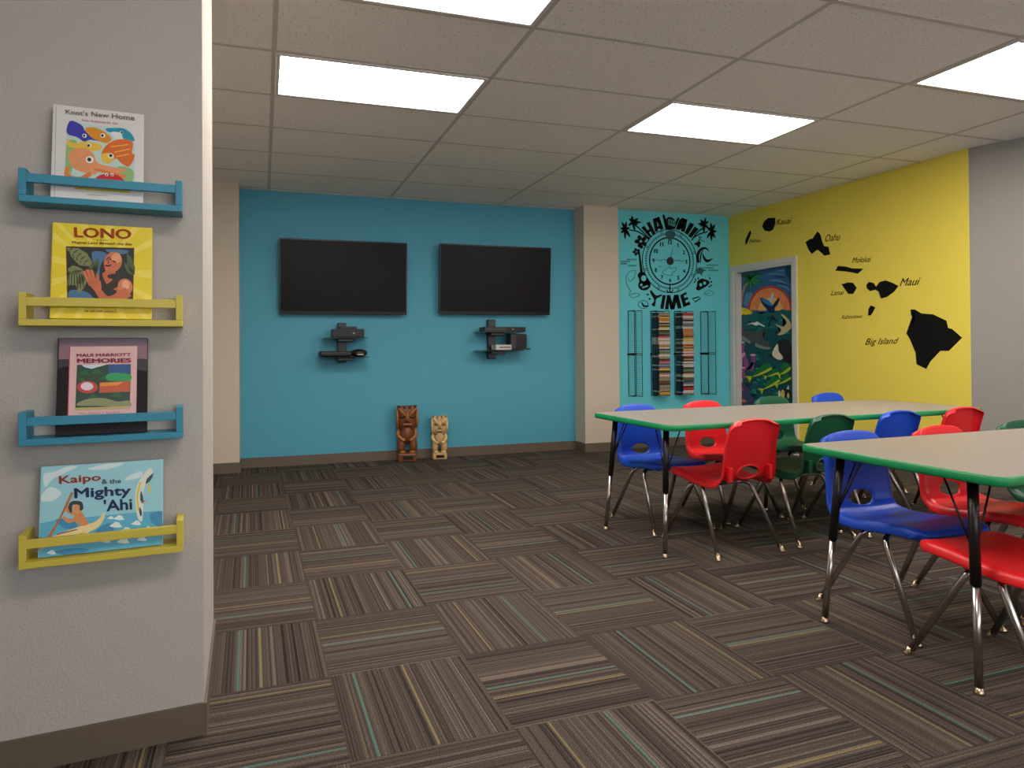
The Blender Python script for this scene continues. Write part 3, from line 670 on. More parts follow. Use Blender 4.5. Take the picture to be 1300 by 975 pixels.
# ------------------------------------------------------------------ carved tiki statues
def tiki(loc, h, rot, lab, wood, woodl, woodd):
    t = thing('tiki_statue', lab, 'statue', loc, rot); s = h/.57
    V = lambda *a: tuple(x*s for x in a)
    b = obj('base', box(NB(), V(-.095, -.075, 0), V(.095, .07, .085), .012*s), wood, t)
    obj('plaque', box(NB(), V(-.05, -.0765, .022), V(.055, -.074, .058)), BLKMET, b)
    for sx in (-1, 1):
        bm = NB(); tube(bm, [V(sx*.05, -.01, .08), V(sx*.066, -.03, .15), V(sx*.052, 0, .215), V(sx*.045, .01, .26)], [.036*s, .042*s, .046*s, .04*s], 12); obj('leg', bm, wood, t, True)
        bm = NB(); ball(bm, V(sx*.05, -.035, .095), .034*s, (1, 1.3, .6)); obj('foot', bm, woodl, t)
        bm = NB(); tube(bm, fillet([V(sx*.07, .01, .335), V(sx*.098, .0, .27), V(sx*.05, -.055, .225)], .03*s), .02*s, 10); obj('arm', bm, woodl, t, True)
        bm = NB(); ball(bm, V(sx*.038, -.058, .222), .02*s, (1.2, .8, 1)); obj('hand', bm, woodl, t)
    bm = NB(); tube(bm, [V(0, .01, .2), V(0, -.008, .25), V(0, .005, .31), V(0, .01, .36)], [.06*s, .075*s, .07*s, .06*s], 16); obj('torso', bm, wood, t, True)
    # tall mask-like head with flared top corners
    bm = NB(); rings = []
    for z, wx, wy in ((.32, .075, .05), (.36, .094, .062), (.44, .1, .066), (.52, .1, .062), (.555, .104, .058)):
        rings.append([bm.verts.new(V(wx*math.copysign(abs(math.cos(a))**.6, math.cos(a)), wy*math.copysign(abs(math.sin(a))**.6, math.sin(a)), z+(.02*abs(math.cos(a))**3 if z > .55 else 0))) for a in [2*math.pi*k/20 for k in range(20)]])
    for a, c in zip(rings, rings[1:]):
        for k in range(20): bm.faces.new((a[k], a[(k+1) % 20], c[(k+1) % 20], c[k]))
    bm.faces.new(rings[-1]); bm.faces.new(rings[0][::-1]); hd = obj('head', bm, wood, t, True)
    for sx in (-1, 1):
        bm = NB(); tube(bm, [V(sx*.012, -.068, .455), V(sx*.05, -.072, .5), V(sx*.09, -.06, .545)], [.011*s, .016*s, .01*s], 8); obj('brow', bm, woodl, hd, True)
        bm = NB(); ball(bm, V(sx*.048, -.06, .455), .024*s, (1.2, .5, .8)); obj('eye', bm, woodd, hd)
        bm = NB(); tube(bm, [V(sx*.095, -.045, .34), V(sx*.1, -.05, .44), V(sx*.1, -.045, .53)], [.01*s, .014*s, .01*s], 8); obj('side_ridge', bm, woodl, hd, True)
    bm = NB(); tube(bm, [V(0, -.062, .5), V(0, -.078, .45), V(0, -.07, .415)], [.01*s, .017*s, .02*s], 10); obj('nose', bm, woodl, hd, True)
    bm = NB(); ball(bm, V(0, -.056, .378), .05*s, (1.25, .45, .52)); m_ = obj('mouth', bm, woodd, hd)
    for k in range(6): obj('tooth', box(NB(), V(-.05+.017*k, -.082, .37), V(-.037+.017*k, -.07, .39), .002*s), woodl, hd)
    for k in range(7): obj('hair_notch', box(NB(), V(-.092+.027*k, -.068, .535), V(-.076+.027*k, -.05, .562+.008*abs(k-3)/3), .003*s), woodl if k % 2 else woodd, hd)
W1 = mat('dark_koa_wood', (120, 68, 34), .35, vary=.4, vscale=30); W1L = mat('koa_highlight', (164, 106, 58), .35, vary=.3, vscale=30); W1D = mat('koa_dark', (58, 32, 22), .4)  # wood tones: body, paler limbs and carving, darker eyes and mouth
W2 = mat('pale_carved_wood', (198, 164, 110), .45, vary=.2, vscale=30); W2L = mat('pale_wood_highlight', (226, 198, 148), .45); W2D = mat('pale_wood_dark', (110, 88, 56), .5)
tiki((1.425, 6.545, 0), .575, math.radians(-8), 'tall dark brown carved tiki statue standing against the blue wall', W1, W1L, W1D)
tiki((1.775, 6.56, 0), .455, math.radians(-8), 'short pale wood carved tiki statue standing against the blue wall', W2, W2L, W2D)

# ------------------------------------------------------------------ book shelves on the near wall
SW0, SW1 = .055, .457
def shelf(z, m, lab):
    o = thing('book_shelf', lab, 'shelf', NWp((SW0+SW1)/2, 0, z), NA, 'small rail shelves on the grey wall')
    w2 = (SW1-SW0)/2; D = .092; th = .018
    obj('bottom_board', box(NB(), (-w2, -D, 0), (w2, 0, th), .0015), m, o)
    for sx in (-1, 1):
        x0, x1 = sorted((sx*w2, sx*(w2-th))); obj('side_panel', box(NB(), (x0, -D, th), (x1, 0, .09), .0015), m, o)
    obj('front_rail', box(NB(), (-w2+th, -D+.001, .053), (w2-th, -D+.013, .077), .0015), m, o)
    return o
SZ = [1.565, 1.233, .911, .584]
shelf(SZ[0], SHB, 'blue wooden rail shelf holding the white book of cartoon fish'); shelf(SZ[1], SHY, 'yellow wooden rail shelf holding the yellow book')
shelf(SZ[2], SHB, 'blue wooden rail shelf holding the dark book with a pink panel'); shelf(SZ[3], SHY, 'yellow wooden rail shelf holding the wide sea picture book')
def book(zb, sc, wd, ht, th, lab, cover, src, crop, pages=PAGES):
    """leaning book; returns (thing, map from crop pixels to its front cover, map from unit square, normal)"""
    b0, lean = .068, math.radians(8.5)
    loc = NWp(sc, b0, zb+.0205)
    t = thing('picture_book', lab, 'book', loc, NA, 'picture books on the rail shelves')
    ML = Matrix.Rotation(-lean, 4, 'X')
    obj('front_cover', box(NB(), (-wd/2, -.0025, 0), (wd/2, 0, ht), .0008, M=ML), cover, t)
    obj('back_cover', box(NB(), (-wd/2, th-.0025, 0), (wd/2, th, ht), .0008, M=ML), cover, t)
    obj('pages', box(NB(), (-wd/2+.002, 0, .003), (wd/2-.003, th-.0025, ht-.003), M=ML), pages, t)
    obj('spine', box(NB(), (-wd/2-.002, -.002, 0), (-wd/2+.002, th-.0005, ht), .0008, M=ML), cover, t)
    Wm = wmat(t) @ ML
    uv = lambda a, b: Wm @ Vector(((a-.5)*wd, -.0025, b*ht))
    h = hom(src, [(0, 1), (1, 1), (1, 0), (0, 0)])
    cl = lambda v: max(.004, min(.996, v))
    px = lambda x, y: (lambda ab: uv(cl(ab[0]), cl(ab[1])))(h(x, y))
    n = (Wm.to_3x3() @ Vector((0, -1, 0))).normalized()
    lay = [0]
    def art(name, polys, rgb, uvspace=False):
        lay[0] += 1; bm = NB()
        for p in polys: poly(bm, [(uv if uvspace else px)(*q) for q in p], n, .0002, .00012*lay[0])
        o = obj(name, bm, mat('print_%d_%d_%d' % rgb, rgb, .4, vary=.08, vscale=60), t, world=True)
        if len(polys) > 1: o['kind'] = 'stuff'
        return o
    def words(txt, tl, tr, br, bl, rgb, bold=0, shear=0):
        lay[0] += 1; bm = NB(); lettering(bm, txt, quadmap(tl, tr, br, bl, px), n, .0003+.00012*lay[0], bold, shear)
        return obj('lettering', bm, mat('print_%d_%d_%d' % rgb, rgb, .4), t, world=True)
    def scribble(tl, tr, h, rgb):
        # print too small to read: a row of short strokes
        n_ = 26; ps = []; rs = random.Random(len(t.name)+int(tl[0]))
        for k in range(n_):
            if rs.random() < .16: continue
            a = (k+.15)/n_; b_ = (k+.8)/n_; y = lambda q: tl[1]+(tr[1]-tl[1])*q; x = lambda q: tl[0]+(tr[0]-tl[0])*q; hh = h*rs.uniform(.5, 1)
            ps.append([(x(a), y(a)+h), (x(b_), y(b_)+h), (x(b_), y(b_)+h-hh), (x(a), y(a)+h-hh)])
        art('tiny_print', ps, rgb)
    return t, art, words, scribble
# white book of cartoon fish
t, art, words, scribble = book(SZ[0], .272, .226, .272, .014, 'white picture book lettered New Home with colourful cartoon sea creatures', mat('white_cover', (226, 222, 220), .35), [(345, 143), (853, 205), (828, 708), (297, 690)], None)
art('hinge_groove', [[(355, 150), (361, 151), (320, 690), (314, 690)]], (196, 190, 188))
art('picture_wash', [smooth2([(430, 255), (620, 270), (780, 300), (790, 500), (770, 600), (580, 610), (395, 590), (400, 420), (410, 330)])], (196, 220, 214))
art('green_wash', [smooth2(p) for p in ([(405, 380), (440, 350), (470, 380), (420, 560), (395, 540)], [(700, 500), (780, 520), (770, 590), (690, 570)])], (150, 190, 120))
art('yellow_fish', [smooth2([(410, 345), (450, 370), (520, 360), (600, 375), (610, 400), (560, 415), (480, 405), (440, 395), (415, 385)])], (238, 196, 70))
art('gold_fish', [smooth2([(520, 285), (580, 280), (640, 310), (668, 345), (640, 368), (590, 355), (540, 335)])], (228, 146, 34))
art('blue_squid', [smooth2([(438, 240), (500, 265), (520, 300), (560, 340), (600, 355), (545, 350), (510, 360), (470, 335), (420, 320), (412, 290)])], (62, 62, 170))
art('teal_dolphin', [smooth2([(640, 285), (680, 282), (740, 285), (785, 320), (795, 355), (745, 345), (690, 315), (645, 300)])], (30, 150, 178))
art('dolphin_belly', [smooth2([(670, 305), (720, 310), (730, 345), (700, 345), (675, 330)])], (232, 236, 232))
art('orange_fish', [smooth2([(610, 420), (650, 370), (720, 345), (785, 360), (780, 420), (795, 440), (760, 500), (715, 480), (690, 455), (650, 480), (610, 470)])], (226, 110, 36))
art('orange_scales', ribbon2([(660, 390), (760, 375)], 7)+ribbon2([(680, 420), (770, 400)], 7)+ribbon2([(690, 445), (760, 430)], 7), (246, 170, 80))
art('orange_fish_face', [smooth2([(605, 435), (650, 425), (680, 450), (650, 485), (615, 475)])], (242, 196, 60))
art('pink_octopus', [smooth2([(415, 440), (450, 405), (510, 400), (560, 430), (580, 480), (640, 500), (740, 520), (680, 545), (590, 530), (560, 550), (470, 530), (430, 500)])], (236, 156, 104))
art('octopus_arms', ribbon2(smooth2([(410, 510), (400, 560), (470, 580), (540, 545)], 4, False), 26)+ribbon2(smooth2([(560, 520), (650, 540), (740, 560)], 4, False), 16), (228, 128, 60))
art('red_crab', [smooth2([(560, 590), (590, 555), (650, 545), (710, 560), (730, 600), (640, 605)])], (204, 38, 40))
art('eye_whites', [ell2(x, y, r, r*.9, 12) for x, y, r in ((515, 328, 13), (620, 326, 14), (725, 308, 10), (538, 383, 13), (660, 442, 17), (538, 465, 23), (632, 550, 10), (662, 550, 10))], (240, 240, 236))
art('pupils', [ell2(x, y, r, r, 10) for x, y, r in ((513, 328, 7), (618, 326, 8), (727, 308, 6), (536, 384, 8), (660, 440, 9), (536, 465, 12), (632, 551, 5), (661, 551, 5))], (24, 22, 26))
words("Knot's New Home", (412, 176), (802, 210), (802, 240), (412, 202), (132, 120, 84), .03)
scribble((505, 232), (710, 252), 11, (196, 136, 150))
art('yellow_base_line', [[(440, 628), (760, 640), (760, 652), (440, 640)]], (206, 190, 60))
scribble((515, 664), (636, 668), 8, (176, 170, 150))
# yellow book, crop 2 of the photograph
t, art, words, scribble = book(SZ[1], .262, .25, .273, .012, 'yellow picture book lettered LONO with a framed jungle portrait', mat('yellow_cover', (242, 216, 48), .35, vary=.08), [(343, 105), (905, 125), (885, 662), (297, 668)], None)
art('sun_rays', [[(600, 380), (600+900*math.cos(a), 380+900*math.sin(a)), (600+900*math.cos(a+.05), 380+900*math.sin(a+.05))] for a in [0.16*k for k in range(39)]], (248, 228, 90))
art('picture_border', [[(408, 242), (798, 243), (780, 575), (400, 575)]], (70, 28, 24))
art('picture_ground', [[(418, 250), (790, 252), (774, 575), (410, 575)]], (40, 40, 36))
art('blue_ground', [smooth2(p) for p in ([(560, 270), (640, 280), (600, 350), (590, 420), (560, 330)], [(640, 256), (760, 258), (740, 280), (660, 275)], [(420, 500), (520, 510), (560, 575), (420, 575)])], (74, 120, 160))
art('back_leaves', [leaf2((790, 400), q, 40) for q in ((755, 270), (735, 330))]+[leaf2((560, 400), q, 36) for q in ((540, 300), (590, 300), (575, 340))], (84, 96, 60))
art('leaves', [leaf2((545, 345), (410, 250), 84), leaf2((505, 390), (405, 470), 92), leaf2((500, 400), (470, 520), 60), leaf2((415, 380), (500, 375), 50)], (128, 134, 84))
art('leaf_veins', sum([ribbon2([(430+20*k, 262+18*k), (455+20*k, 245+18*k)], 5)+ribbon2([(425+20*k, 268+18*k), (430+20*k, 300+12*k)], 5) for k in range(5)], [])+sum([ribbon2([(420+14*k, 400), (410+18*k, 500-4*k)], 5) for k in range(6)], []), (28, 30, 24))
SK = (206, 110, 70)
art('shoulders', [smooth2([(640, 420), (700, 430), (750, 430), (782, 470), (760, 520), (700, 560), (640, 575), (600, 560), (560, 500), (540, 460), (560, 430), (600, 490), (640, 530), (690, 500), (640, 470), (610, 400), (650, 380)])], SK)
art('dark_wrap', [smooth2([(690, 400), (720, 390), (740, 430), (700, 470), (650, 490), (620, 470), (660, 440)])], (52, 40, 30))
art('upper_arm', [ell2(738, 468, 42, 44)], (222, 130, 92)); art('arm_light', [ell2(742, 460, 22, 26)], (240, 176, 140))
art('forearm', ribbon2([(755, 500), (690, 545), (630, 565)], [60, 56, 50]), SK)
art('hands', ribbon2([(540, 470), (505, 385)], 18)+ribbon2([(555, 465), (525, 375)], 18)+ribbon2([(570, 460), (548, 378)], 18)+ribbon2([(585, 455), (580, 400)], 16)+[smooth2([(530, 440), (590, 430), (600, 490), (570, 500), (545, 480)])], (216, 118, 78))
art('neck', ribbon2([(660, 400), (650, 350)], 56), SK)
art('head', [ell2(674, 328, 50, 62, 24, .45)], (214, 118, 76)); art('head_light', [ell2(695, 305, 28, 30, 16)], (236, 160, 112))
art('face_lines', ribbon2([(635, 318), (652, 300), (662, 318)], 7)+ribbon2([(672, 322), (690, 330)], 8)+ribbon2([(628, 350), (650, 352), (662, 345)], 9)+ribbon2([(650, 315), (645, 340)], 5), (34, 18, 18))
words('LONO', (462, 133), (782, 138), (780, 192), (462, 188), (204, 84, 28), .06)
words('and the', (583, 196), (652, 197), (652, 207), (583, 206), (130, 100, 30)); words('Magical Land Beneath the Sea', (443, 212), (785, 214), (785, 233), (443, 231), (120, 84, 24), .03, .25)
scribble((500, 613), (680, 611), 13, (176, 136, 44))
# dark book with a pink panel, crop 3
t, art, words, scribble = book(SZ[2], .262, .224, .272, .016, 'dark purple book lettered MEMORIES with pink panel and garden photo', mat('dusk_cover', (34, 26, 29), .5, vary=.3, vscale=10, spec=.2), [(378, 140), (890, 138), (862, 690), (332, 710)], None)
art('dusk_sky', [[(380, 143), (888, 141), (884, 265), (366, 268)]], (140, 104, 116)); art('dusk_band', [[(380, 143), (888, 141), (887, 180), (376, 184)]], (120, 96, 112))
art('dark_cloud', [smooth2([(362, 270), (440, 262), (700, 268), (880, 262), (878, 330), (700, 300), (440, 300), (358, 320)])], (42, 34, 42))
art('red_panel_edge', [[(436, 191), (442, 191), (410, 614), (402, 614)]], (196, 40, 66))
art('pink_panel', [[(441, 190), (827, 186), (803, 604), (408, 614)]], (228, 184, 180))
art('photo', [[(474, 295), (786, 290), (768, 552), (450, 560)]], (30, 66, 40))
art('photo_sky', [[(500, 296), (650, 292), (620, 300), (560, 318), (520, 310)]], (214, 224, 232)); art('photo_sea', [[(655, 293), (784, 291), (780, 345), (652, 345)]], (32, 84, 140))
art('photo_foliage', [wob(x, y, s) for x, y, s in ((520, 340, 24), (590, 335, 26), (630, 370, 22), (500, 380, 18), (560, 480, 26), (700, 470, 26), (610, 500, 24))], (26, 96, 44))
art('photo_lawn', [smooth2([(645, 350), (700, 342), (780, 352), (775, 388), (680, 390), (640, 380)])], (44, 160, 90))
art('orange_cloth', [[(600, 398), (776, 390), (772, 452), (594, 458)]], (204, 92, 40)); art('orange_light', [[(605, 400), (740, 394), (700, 415), (600, 420)]], (238, 150, 60))
art('red_flower_ring', [ell2(528, 425, 60, 36)], (206, 56, 50)); art('white_plate', [ell2(526, 420, 36, 24)], (232, 216, 226))
art('photo_path', [smooth2([(460, 530), (520, 495), (620, 490), (700, 510), (765, 505), (765, 545), (600, 535)])], (146, 150, 104)); art('photo_base', [[(451, 545), (769, 537), (768, 552), (450, 560)]], (198, 178, 110))
words('MAUI MARRIOTT', (476, 231), (788, 227), (787, 244), (476, 250), (160, 22, 72), .07); words('MEMORIES', (478, 260), (786, 257), (786, 281), (478, 285), (160, 22, 72), .1)
scribble((470, 574), (742, 567), 8, (186, 134, 138))
# wide sea picture book, crop 4
t, art, words, scribble = book(SZ[3], .262, .305, .243, .013, 'wide light blue picture book with a canoe paddler and a leaping fish', mat('sea_cover', (150, 208, 218), .35, vary=.06), [(265, 190), (970, 140), (948, 625), (222, 692)], None)
art('clouds', [smooth2(p) for p in ([(275, 230), (340, 215), (400, 190), (470, 185), (400, 220), (320, 260), (280, 300)], [(260, 340), (310, 300), (370, 330), (330, 370), (258, 380)], [(520, 200), (640, 170), (740, 165), (640, 200)], [(740, 250), (830, 210), (840, 240), (760, 260)])], (214, 232, 232))
art('deep_water', [[(240, 500), (340, 480), (470, 470), (640, 455), (820, 440), (960, 432), (948, 625), (222, 692)]], (86, 176, 206))
art('dark_water', [smooth2(p) for p in ([(330, 480), (420, 478), (450, 520), (380, 530)], [(560, 540), (640, 500), (660, 560), (580, 580)], [(880, 450), (955, 440), (950, 520), (890, 500)], [(320, 660), (420, 640), (520, 650), (400, 680)])], (52, 138, 184))
art('foam', [wob(x, y, s) for x, y, s in ((700, 470, 26), (680, 510, 30), (740, 540, 30), (800, 500, 24), (650, 470, 16), (620, 600, 22), (720, 600, 30), (830, 590, 24), (500, 560, 26), (300, 660, 22), (870, 530, 20))], (226, 238, 236))
art('canoe', [smooth2([(240, 605), (340, 560), (460, 520), (560, 490), (610, 440), (605, 480), (560, 530), (450, 570), (330, 600), (240, 640)])], (240, 216, 150))
art('canoe_shade', [smooth2([(300, 600), (420, 570), (500, 545), (420, 585), (320, 615), (240, 640), (225, 660)])], (222, 180, 84)); art('canoe_line', ribbon2([(330, 562), (450, 535)], 6), (150, 60, 40))
art('boy', [smooth2([(430, 440), (470, 430), (500, 470), (515, 505), (470, 515), (440, 490), (400, 500), (370, 470), (380, 460), (410, 480), (435, 465)])]+ribbon2([(430, 450), (395, 430), (400, 400)], 18), (214, 140, 74))
art('face', [ell2(455, 420, 26, 26)], (222, 150, 86)); art('hair', [smooth2([(405, 410), (420, 382), (455, 376), (485, 385), (490, 420), (470, 430), (468, 400), (430, 400), (425, 440), (410, 435)])], (40, 36, 34))
art('paddle', ribbon2([(432, 330), (350, 480), (275, 595)], [16, 11, 18]), (176, 110, 60))
art('leaping_fish', [smooth2([(805, 470), (795, 380), (805, 300), (840, 240), (890, 190), (905, 215), (870, 260), (845, 330), (840, 420), (830, 490)])], (226, 228, 214))
art('fish_yellow', ribbon2(smooth2([(812, 430), (808, 350), (830, 270)], 4, False), 12)+ribbon2(smooth2([(870, 280), (885, 310), (875, 330)], 4, False), 12), (226, 206, 70))
art('fish_dark', [smooth2([(830, 320), (842, 350), (840, 390), (825, 370)]), leaf2((862, 278), (910, 218), 22), smooth2([(820, 410), (832, 440), (825, 465), (816, 440)])], (40, 74, 78)); art('fish_red', [wob(848, 378, 9)], (220, 90, 60))
words('Kaipo', (362, 240), (598, 226), (598, 272), (362, 296), (186, 74, 34), .07); words('& the', (604, 256), (716, 250), (716, 276), (604, 282), (60, 70, 80), .04)
words('Mighty', (446, 308), (770, 292), (768, 356), (446, 376), (20, 56, 110), .08); words("'Ahi", (612, 372), (774, 360), (774, 422), (612, 434), (20, 56, 110), .08)

# ------------------------------------------------------------------ tables
def rrect(x0, x1, y0, y1, r, n=6):
    out = []
    for cx, cy, a in ((x1-r, y1-r, 0), (x0+r, y1-r, 90), (x0+r, y0+r, 180), (x1-r, y0+r, 270)):
        for k in range(n+1):
            b = math.radians(a+90*k/n); out.append((cx+r*math.cos(b), cy+r*math.sin(b)))
    return out
def table(lab, x0, y0, L, D, Z=.74, mid=None, group='activity tables', rot=0):
    cr, sr = math.cos(math.radians(rot)), math.sin(math.radians(rot))
    t = thing('activity_table', lab, 'table', (x0+cr*L/2-sr*D/2, y0+sr*L/2+cr*D/2, 0), math.radians(rot), group); a, b = L/2, D/2; th = .032
    bm = NB(); poly(bm, [(x, y, Z-th) for x, y in rrect(-a+.004, a-.004, -b+.004, b-.004, .05)], (0, 0, 1), th)
    obj('tabletop', bm, LAMIN, t)
    bm = NB(); prof = [(0, -th+.001), (.004, -th), (.008, -th+.005), (.009, -th/2), (.008, -.005), (.004, -.0005), (0, .0004)]
    loops = []
    for o_, z in prof: loops.append([bm.verts.new((x, y, Z+z)) for x, y in rrect(-a+.004-o_*.9, a-.004+o_*.9, -b+.004-o_*.9, b-.004+o_*.9, .05+o_*.9)])
    for p, q in zip(loops, loops[1:]):
        for k in range(len(p)):
            f = bm.faces.new((p[k], p[(k+1) % len(p)], q[(k+1) % len(p)], q[k])); f.smooth = True
    obj('edge_band', bm, GBAND, t)
    for sx in (-1, 1)+((0,) if mid else ()):
        for sy in (-1, 1):
            top = Vector((sx*(a-.085) if sx else mid-x0-a, sy*(b-.14), Z-th)); ft = Vector((sx*(a-.035) if sx else mid-x0-a, sy*(b-.095), 0)); P = lambda z: ft+(top-ft)*(z/(Z-th))
            lg = obj('leg', tube(NB(), [P(.352), P(Z-th)], .0165, 14), BLKMET, t)
            obj('chrome_tube', tube(NB(), [P(.02), P(.355)], .0125, 14), CHROME, lg)
            obj('glide', tube(NB(), [P(.0), P(.006), P(.012), P(.026)], [.016, .018, .014, .012], 12), NICKEL, lg)
            obj('mounting_plate', box(NB(), (top.x-.05, top.y-.05, Z-th-.006), (top.x+.05, top.y+.05, Z-th)), BLKMET, t)
            for dx, dy in (((-sx or 1)*.1, 0), (0, -sy*.1)):
                obj('brace', tube(NB(), [P(.45), Vector((top.x+dx, top.y+dy, Z-th-.002))], .0038, 6), BLKMET, t)
    return t
table('very long green edged table with a grey top standing along the alcove and yellow wall', 2.09, 2.985, 2.56, .78, mid=3.435, rot=3)
table('shorter green edged table parallel to the very long one, on the open carpet side', 2.25, 1.465, 2.05, .79, rot=2)

# ------------------------------------------------------------------ school chairs (front toward +y)
def chair_shell():
    prof = [(.228, .408), (.212, .426), (.175, .433), (.1, .428), (.02, .416), (-.06, .407), (-.12, .405), (-.162, .41), (-.19, .423), (-.207, .446), (-.215, .475), (-.221, .52), (-.228, .58), (-.235, .64), (-.243, .695), (-.25, .732), (-.257, .756), (-.264, .768)]
    wid = [.178, .198, .207, .211, .212, .212, .209, .203, .197, .192, .189, .187, .184, .181, .178, .177, .176, .175]
    # dense resample along the profile
    pts = []; n = 3
    for i in range(len(prof)-1):
        for k in range(n if i != len(prof)-2 else n+1):
            t = k/n; pts.append((prof[i][0]*(1-t)+prof[i+1][0]*t, prof[i][1]*(1-t)+prof[i+1][1]*t, wid[i]*(1-t)+wid[i+1]*t))
    U = 22; bm = NB(); G = []; K = len(pts)
    arc = [0]
    for a, b in zip(pts, pts[1:]): arc.append(arc[-1]+math.hypot(b[0]-a[0], b[1]-a[1]))
    for i in range(K):
        d = arc[-1]-arc[i]; R = .062
        if d < R and pts[i][0] < -.1: pts[i] = (pts[i][0], pts[i][1], pts[i][2]-R+math.sqrt(max(0, R*R-(R-d)**2)))
    tang = []
    for i in range(K):
        a = pts[max(i-1, 0)]; b = pts[min(i+1, K-1)]; d = math.hypot(b[0]-a[0], b[1]-a[1]); tang.append(((b[0]-a[0])/d, (b[1]-a[1])/d))
    zc = min(range(K), key=lambda i: abs(pts[i][1]-.468) if pts[i][0] < -.15 else 9); ac = arc[zc]
    def P(i, u):
        y, z, wd = pts[i]; ty, tz = tang[i]; ny, nz = -tz*-1, ty*-1     # normal toward the sitter
        ny, nz = tz, -ty
        back = max(0, min(1, (z-.42)/.07)) if y < -.1 else 0; top = max(0, min(1, (z-.62)/.145)) if y < -.1 else 0
        lift = (.012*(1-back)+.02*back*(1-top))*u*u; z -= .012*top*u*u
        e = max(0, (abs(u)-.86)/.14); lift -= .02*e*e
        return Vector((wd*u*(1-.02*e), y+ny*lift, z+nz*lift))
    for i in range(K): G.append([bm.verts.new(P(i, -1+2*k/U)) for k in range(U+1)])
    # oval opening in the lower back
    RX, RV = .076, .04
    ins = set()
    for i in range(K):
        for k in range(U+1):
            x = G[i][k].co.x; v = arc[i]-ac
            if (x/RX)**2+(v/RV)**2 < 1: ins.add((i, k))
    fs = []
    for i in range(K-1):
        for k in range(U):
            q = [(i, k), (i, k+1), (i+1, k+1), (i+1, k)]
            if all(z in ins for z in q): continue
            fs.append(q)
    used = {z for q in fs for z in q}
    for (i, k) in ins & used:
        x = G[i][k].co.x; v = arc[i]-ac; s = 1/max(.2, math.sqrt((x/RX)**2+(v/RV)**2))
        nx, nv = x*s, v*s; aa = ac+nv
        j = max(0, min(K-2, next((m for m in range(K-1) if arc[m+1] >= aa), K-2))); t = (aa-arc[j])/(arc[j+1]-arc[j])
        wd = pts[j][2]*(1-t)+pts[j+1][2]*t; u = nx/wd
        G[i][k].co = P(j, u)*(1-t)+P(j+1, u)*t
    for q in fs: bm.faces.new([G[a][b] for a, b in q])
    for v in [v for v in bm.verts if not v.link_faces]: bm.verts.remove(v)
    # turned-back lip all around the outer edge
    loop = [G[0][k] for k in range(U+1)]+[G[i][U] for i in range(1, K)]+[G[K-1][k] for k in range(U-1, -1, -1)]+[G[i][0] for i in range(K-2, 0, -1)]
    idx = [(0, k) for k in range(U+1)]+[(i, U) for i in range(1, K)]+[(K-1, k) for k in range(U-1, -1, -1)]+[(i, 0) for i in range(K-2, 0, -1)]
    low = []
    for v, (i, k) in zip(loop, idx):
        ty, tz = tang[i]; n_ = Vector((0, tz, -ty)); low.append(bm.verts.new(v.co-n_*(.027 if pts[i][0] > -.18 else .016)))
    for a in range(len(loop)):
        b = (a+1) % len(loop); bm.faces.new((loop[a], loop[b], low[b], low[a]))
    rim = []
    for q in range(29):
        b = 2*math.pi*q/28; aa = ac+RV*math.sin(b); j = next((m for m in range(K-1) if arc[m+1] >= aa), K-2); t = (aa-arc[j])/(arc[j+1]-arc[j])
        u = RX*math.cos(b)/pts[j][2]; ty, tz = tang[j]; rim.append(P(j, u)*(1-t)+P(j+1, u)*t-Vector((0, tz, -ty))*.007)
    return bm, rim
proto = {}
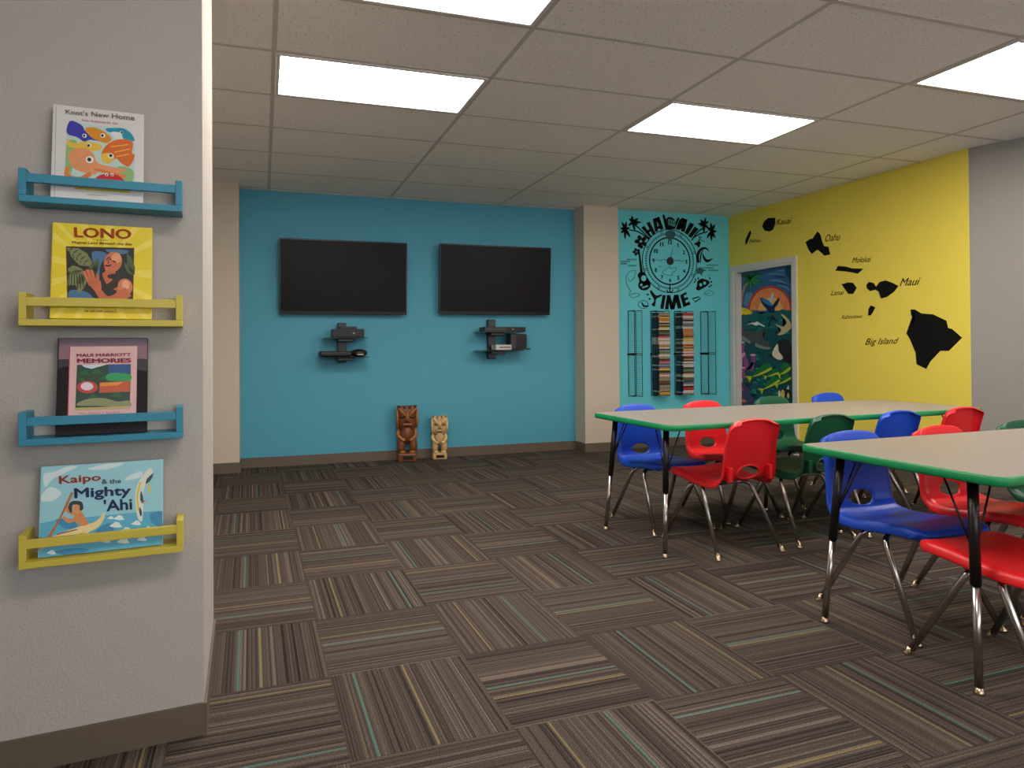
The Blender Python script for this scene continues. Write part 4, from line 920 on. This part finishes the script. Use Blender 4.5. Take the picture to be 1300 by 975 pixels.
def chair_proto():
    t = thing('school_chair', 'x', 'chair')
    shell, rim = chair_shell()
    sh = obj('seat_shell', shell, PL['red'], t, True)
    so = sh.modifiers.new('thickness', 'SOLIDIFY'); so.thickness = .0045; so.offset = -1
    su = sh.modifiers.new('smooth', 'SUBSURF'); su.levels = 1; su.render_levels = 1
    # rim of the oval opening, on the rear
    obj('opening_rim', tube(NB(), rim, .0058, 8, cap=False), PL['red'], sh, True)
    for sx in (-1, 1):
        bm = box(NB(), (sx*.14-.012, -.243, .42), (sx*.14+.012, -.207, .5), .005); obj('rib', bm, PL['red'], sh)
    obj('seat_bracket', box(NB(), (-.15, -.075, .382), (.15, .075, .398), .004), BLKMET, t)
    for sy in (-1, 1):
        for sx in (-1, 1):
            top = .372
            path = fillet([(0, sy*.042, top), (sx*.172, sy*.046, top), (sx*.222, sy*.224, .02)], .05, 7)
            lg = obj('leg', tube(NB(), path, .0122, 12), CHROME, t)
            f = Vector((sx*.2255, sy*.2345, 0))
            obj('glide', tube(NB(), [f, f+Vector((0, 0, .006)), f+Vector((-.001*sx, -.004*sy, .012)), f+Vector((-.003*sx, -.011*sy, .03))], [.016, .0165, .012, .0125], 12), NICKEL, lg)
    return t
base_chair = chair_proto(); first = [True]; shells = {}
def chair(col, x, y, rot, lab):
    if first[0]: t = base_chair; first[0] = False
    else: t = copy_tree(base_chair)
    t.location = (x, y, 0); t.rotation_euler = (0, 0, math.radians(rot)); tag(t, lab, 'chair', 'school chairs around the tables')
    def rec(o):
        for c in o.children:
            if c.name.split('.')[0] in ('seat_shell', 'opening_rim', 'rib'):
                c.material_slots[0].link = 'OBJECT'; c.material_slots[0].material = PL[col]
            rec(c)
    rec(t)
# far table, side toward the camera (backs to the near table)
chair('red', 2.574, 3.19, 3, 'red school chair with its back to the near table, closest to the cream column')
chair('green', 3.16, 3.236, 4, 'dark green school chair with its back to the near table, beside the red chair')
chair('blue', 3.725, 3.265, 3, 'blue school chair with its back to the near table, between green and red chairs')
chair('red', 4.315, 3.296, 2, 'red school chair with its back to the near table, at the grey wall end')
chair('blue', 2.51, 3.69, 183, 'blue school chair at the table end by the cream column, facing the near table')
chair('red', 3.12, 3.77, 183, 'red school chair in front of the disc racks, facing the near table')
chair('green', 3.89, 3.924, 183, 'green school chair in front of the mural door, facing the near table')
chair('blue', 4.6, 4.06, 183, 'blue school chair in front of the yellow wall, facing the near table')
chair('blue', 2.65, 2.11, 179, 'blue school chair tucked in at the corner of the near table')
chair('red', 3.235, 2.12, 182, 'red school chair beside the blue one on the inner side of the near table')
chair('green', 3.85, 2.14, 180, 'green school chair on the inner side of the near table, cut by the picture edge')
chair('red', 2.555, 1.615, 1, 'red school chair pushed under the near table, only its seat showing')
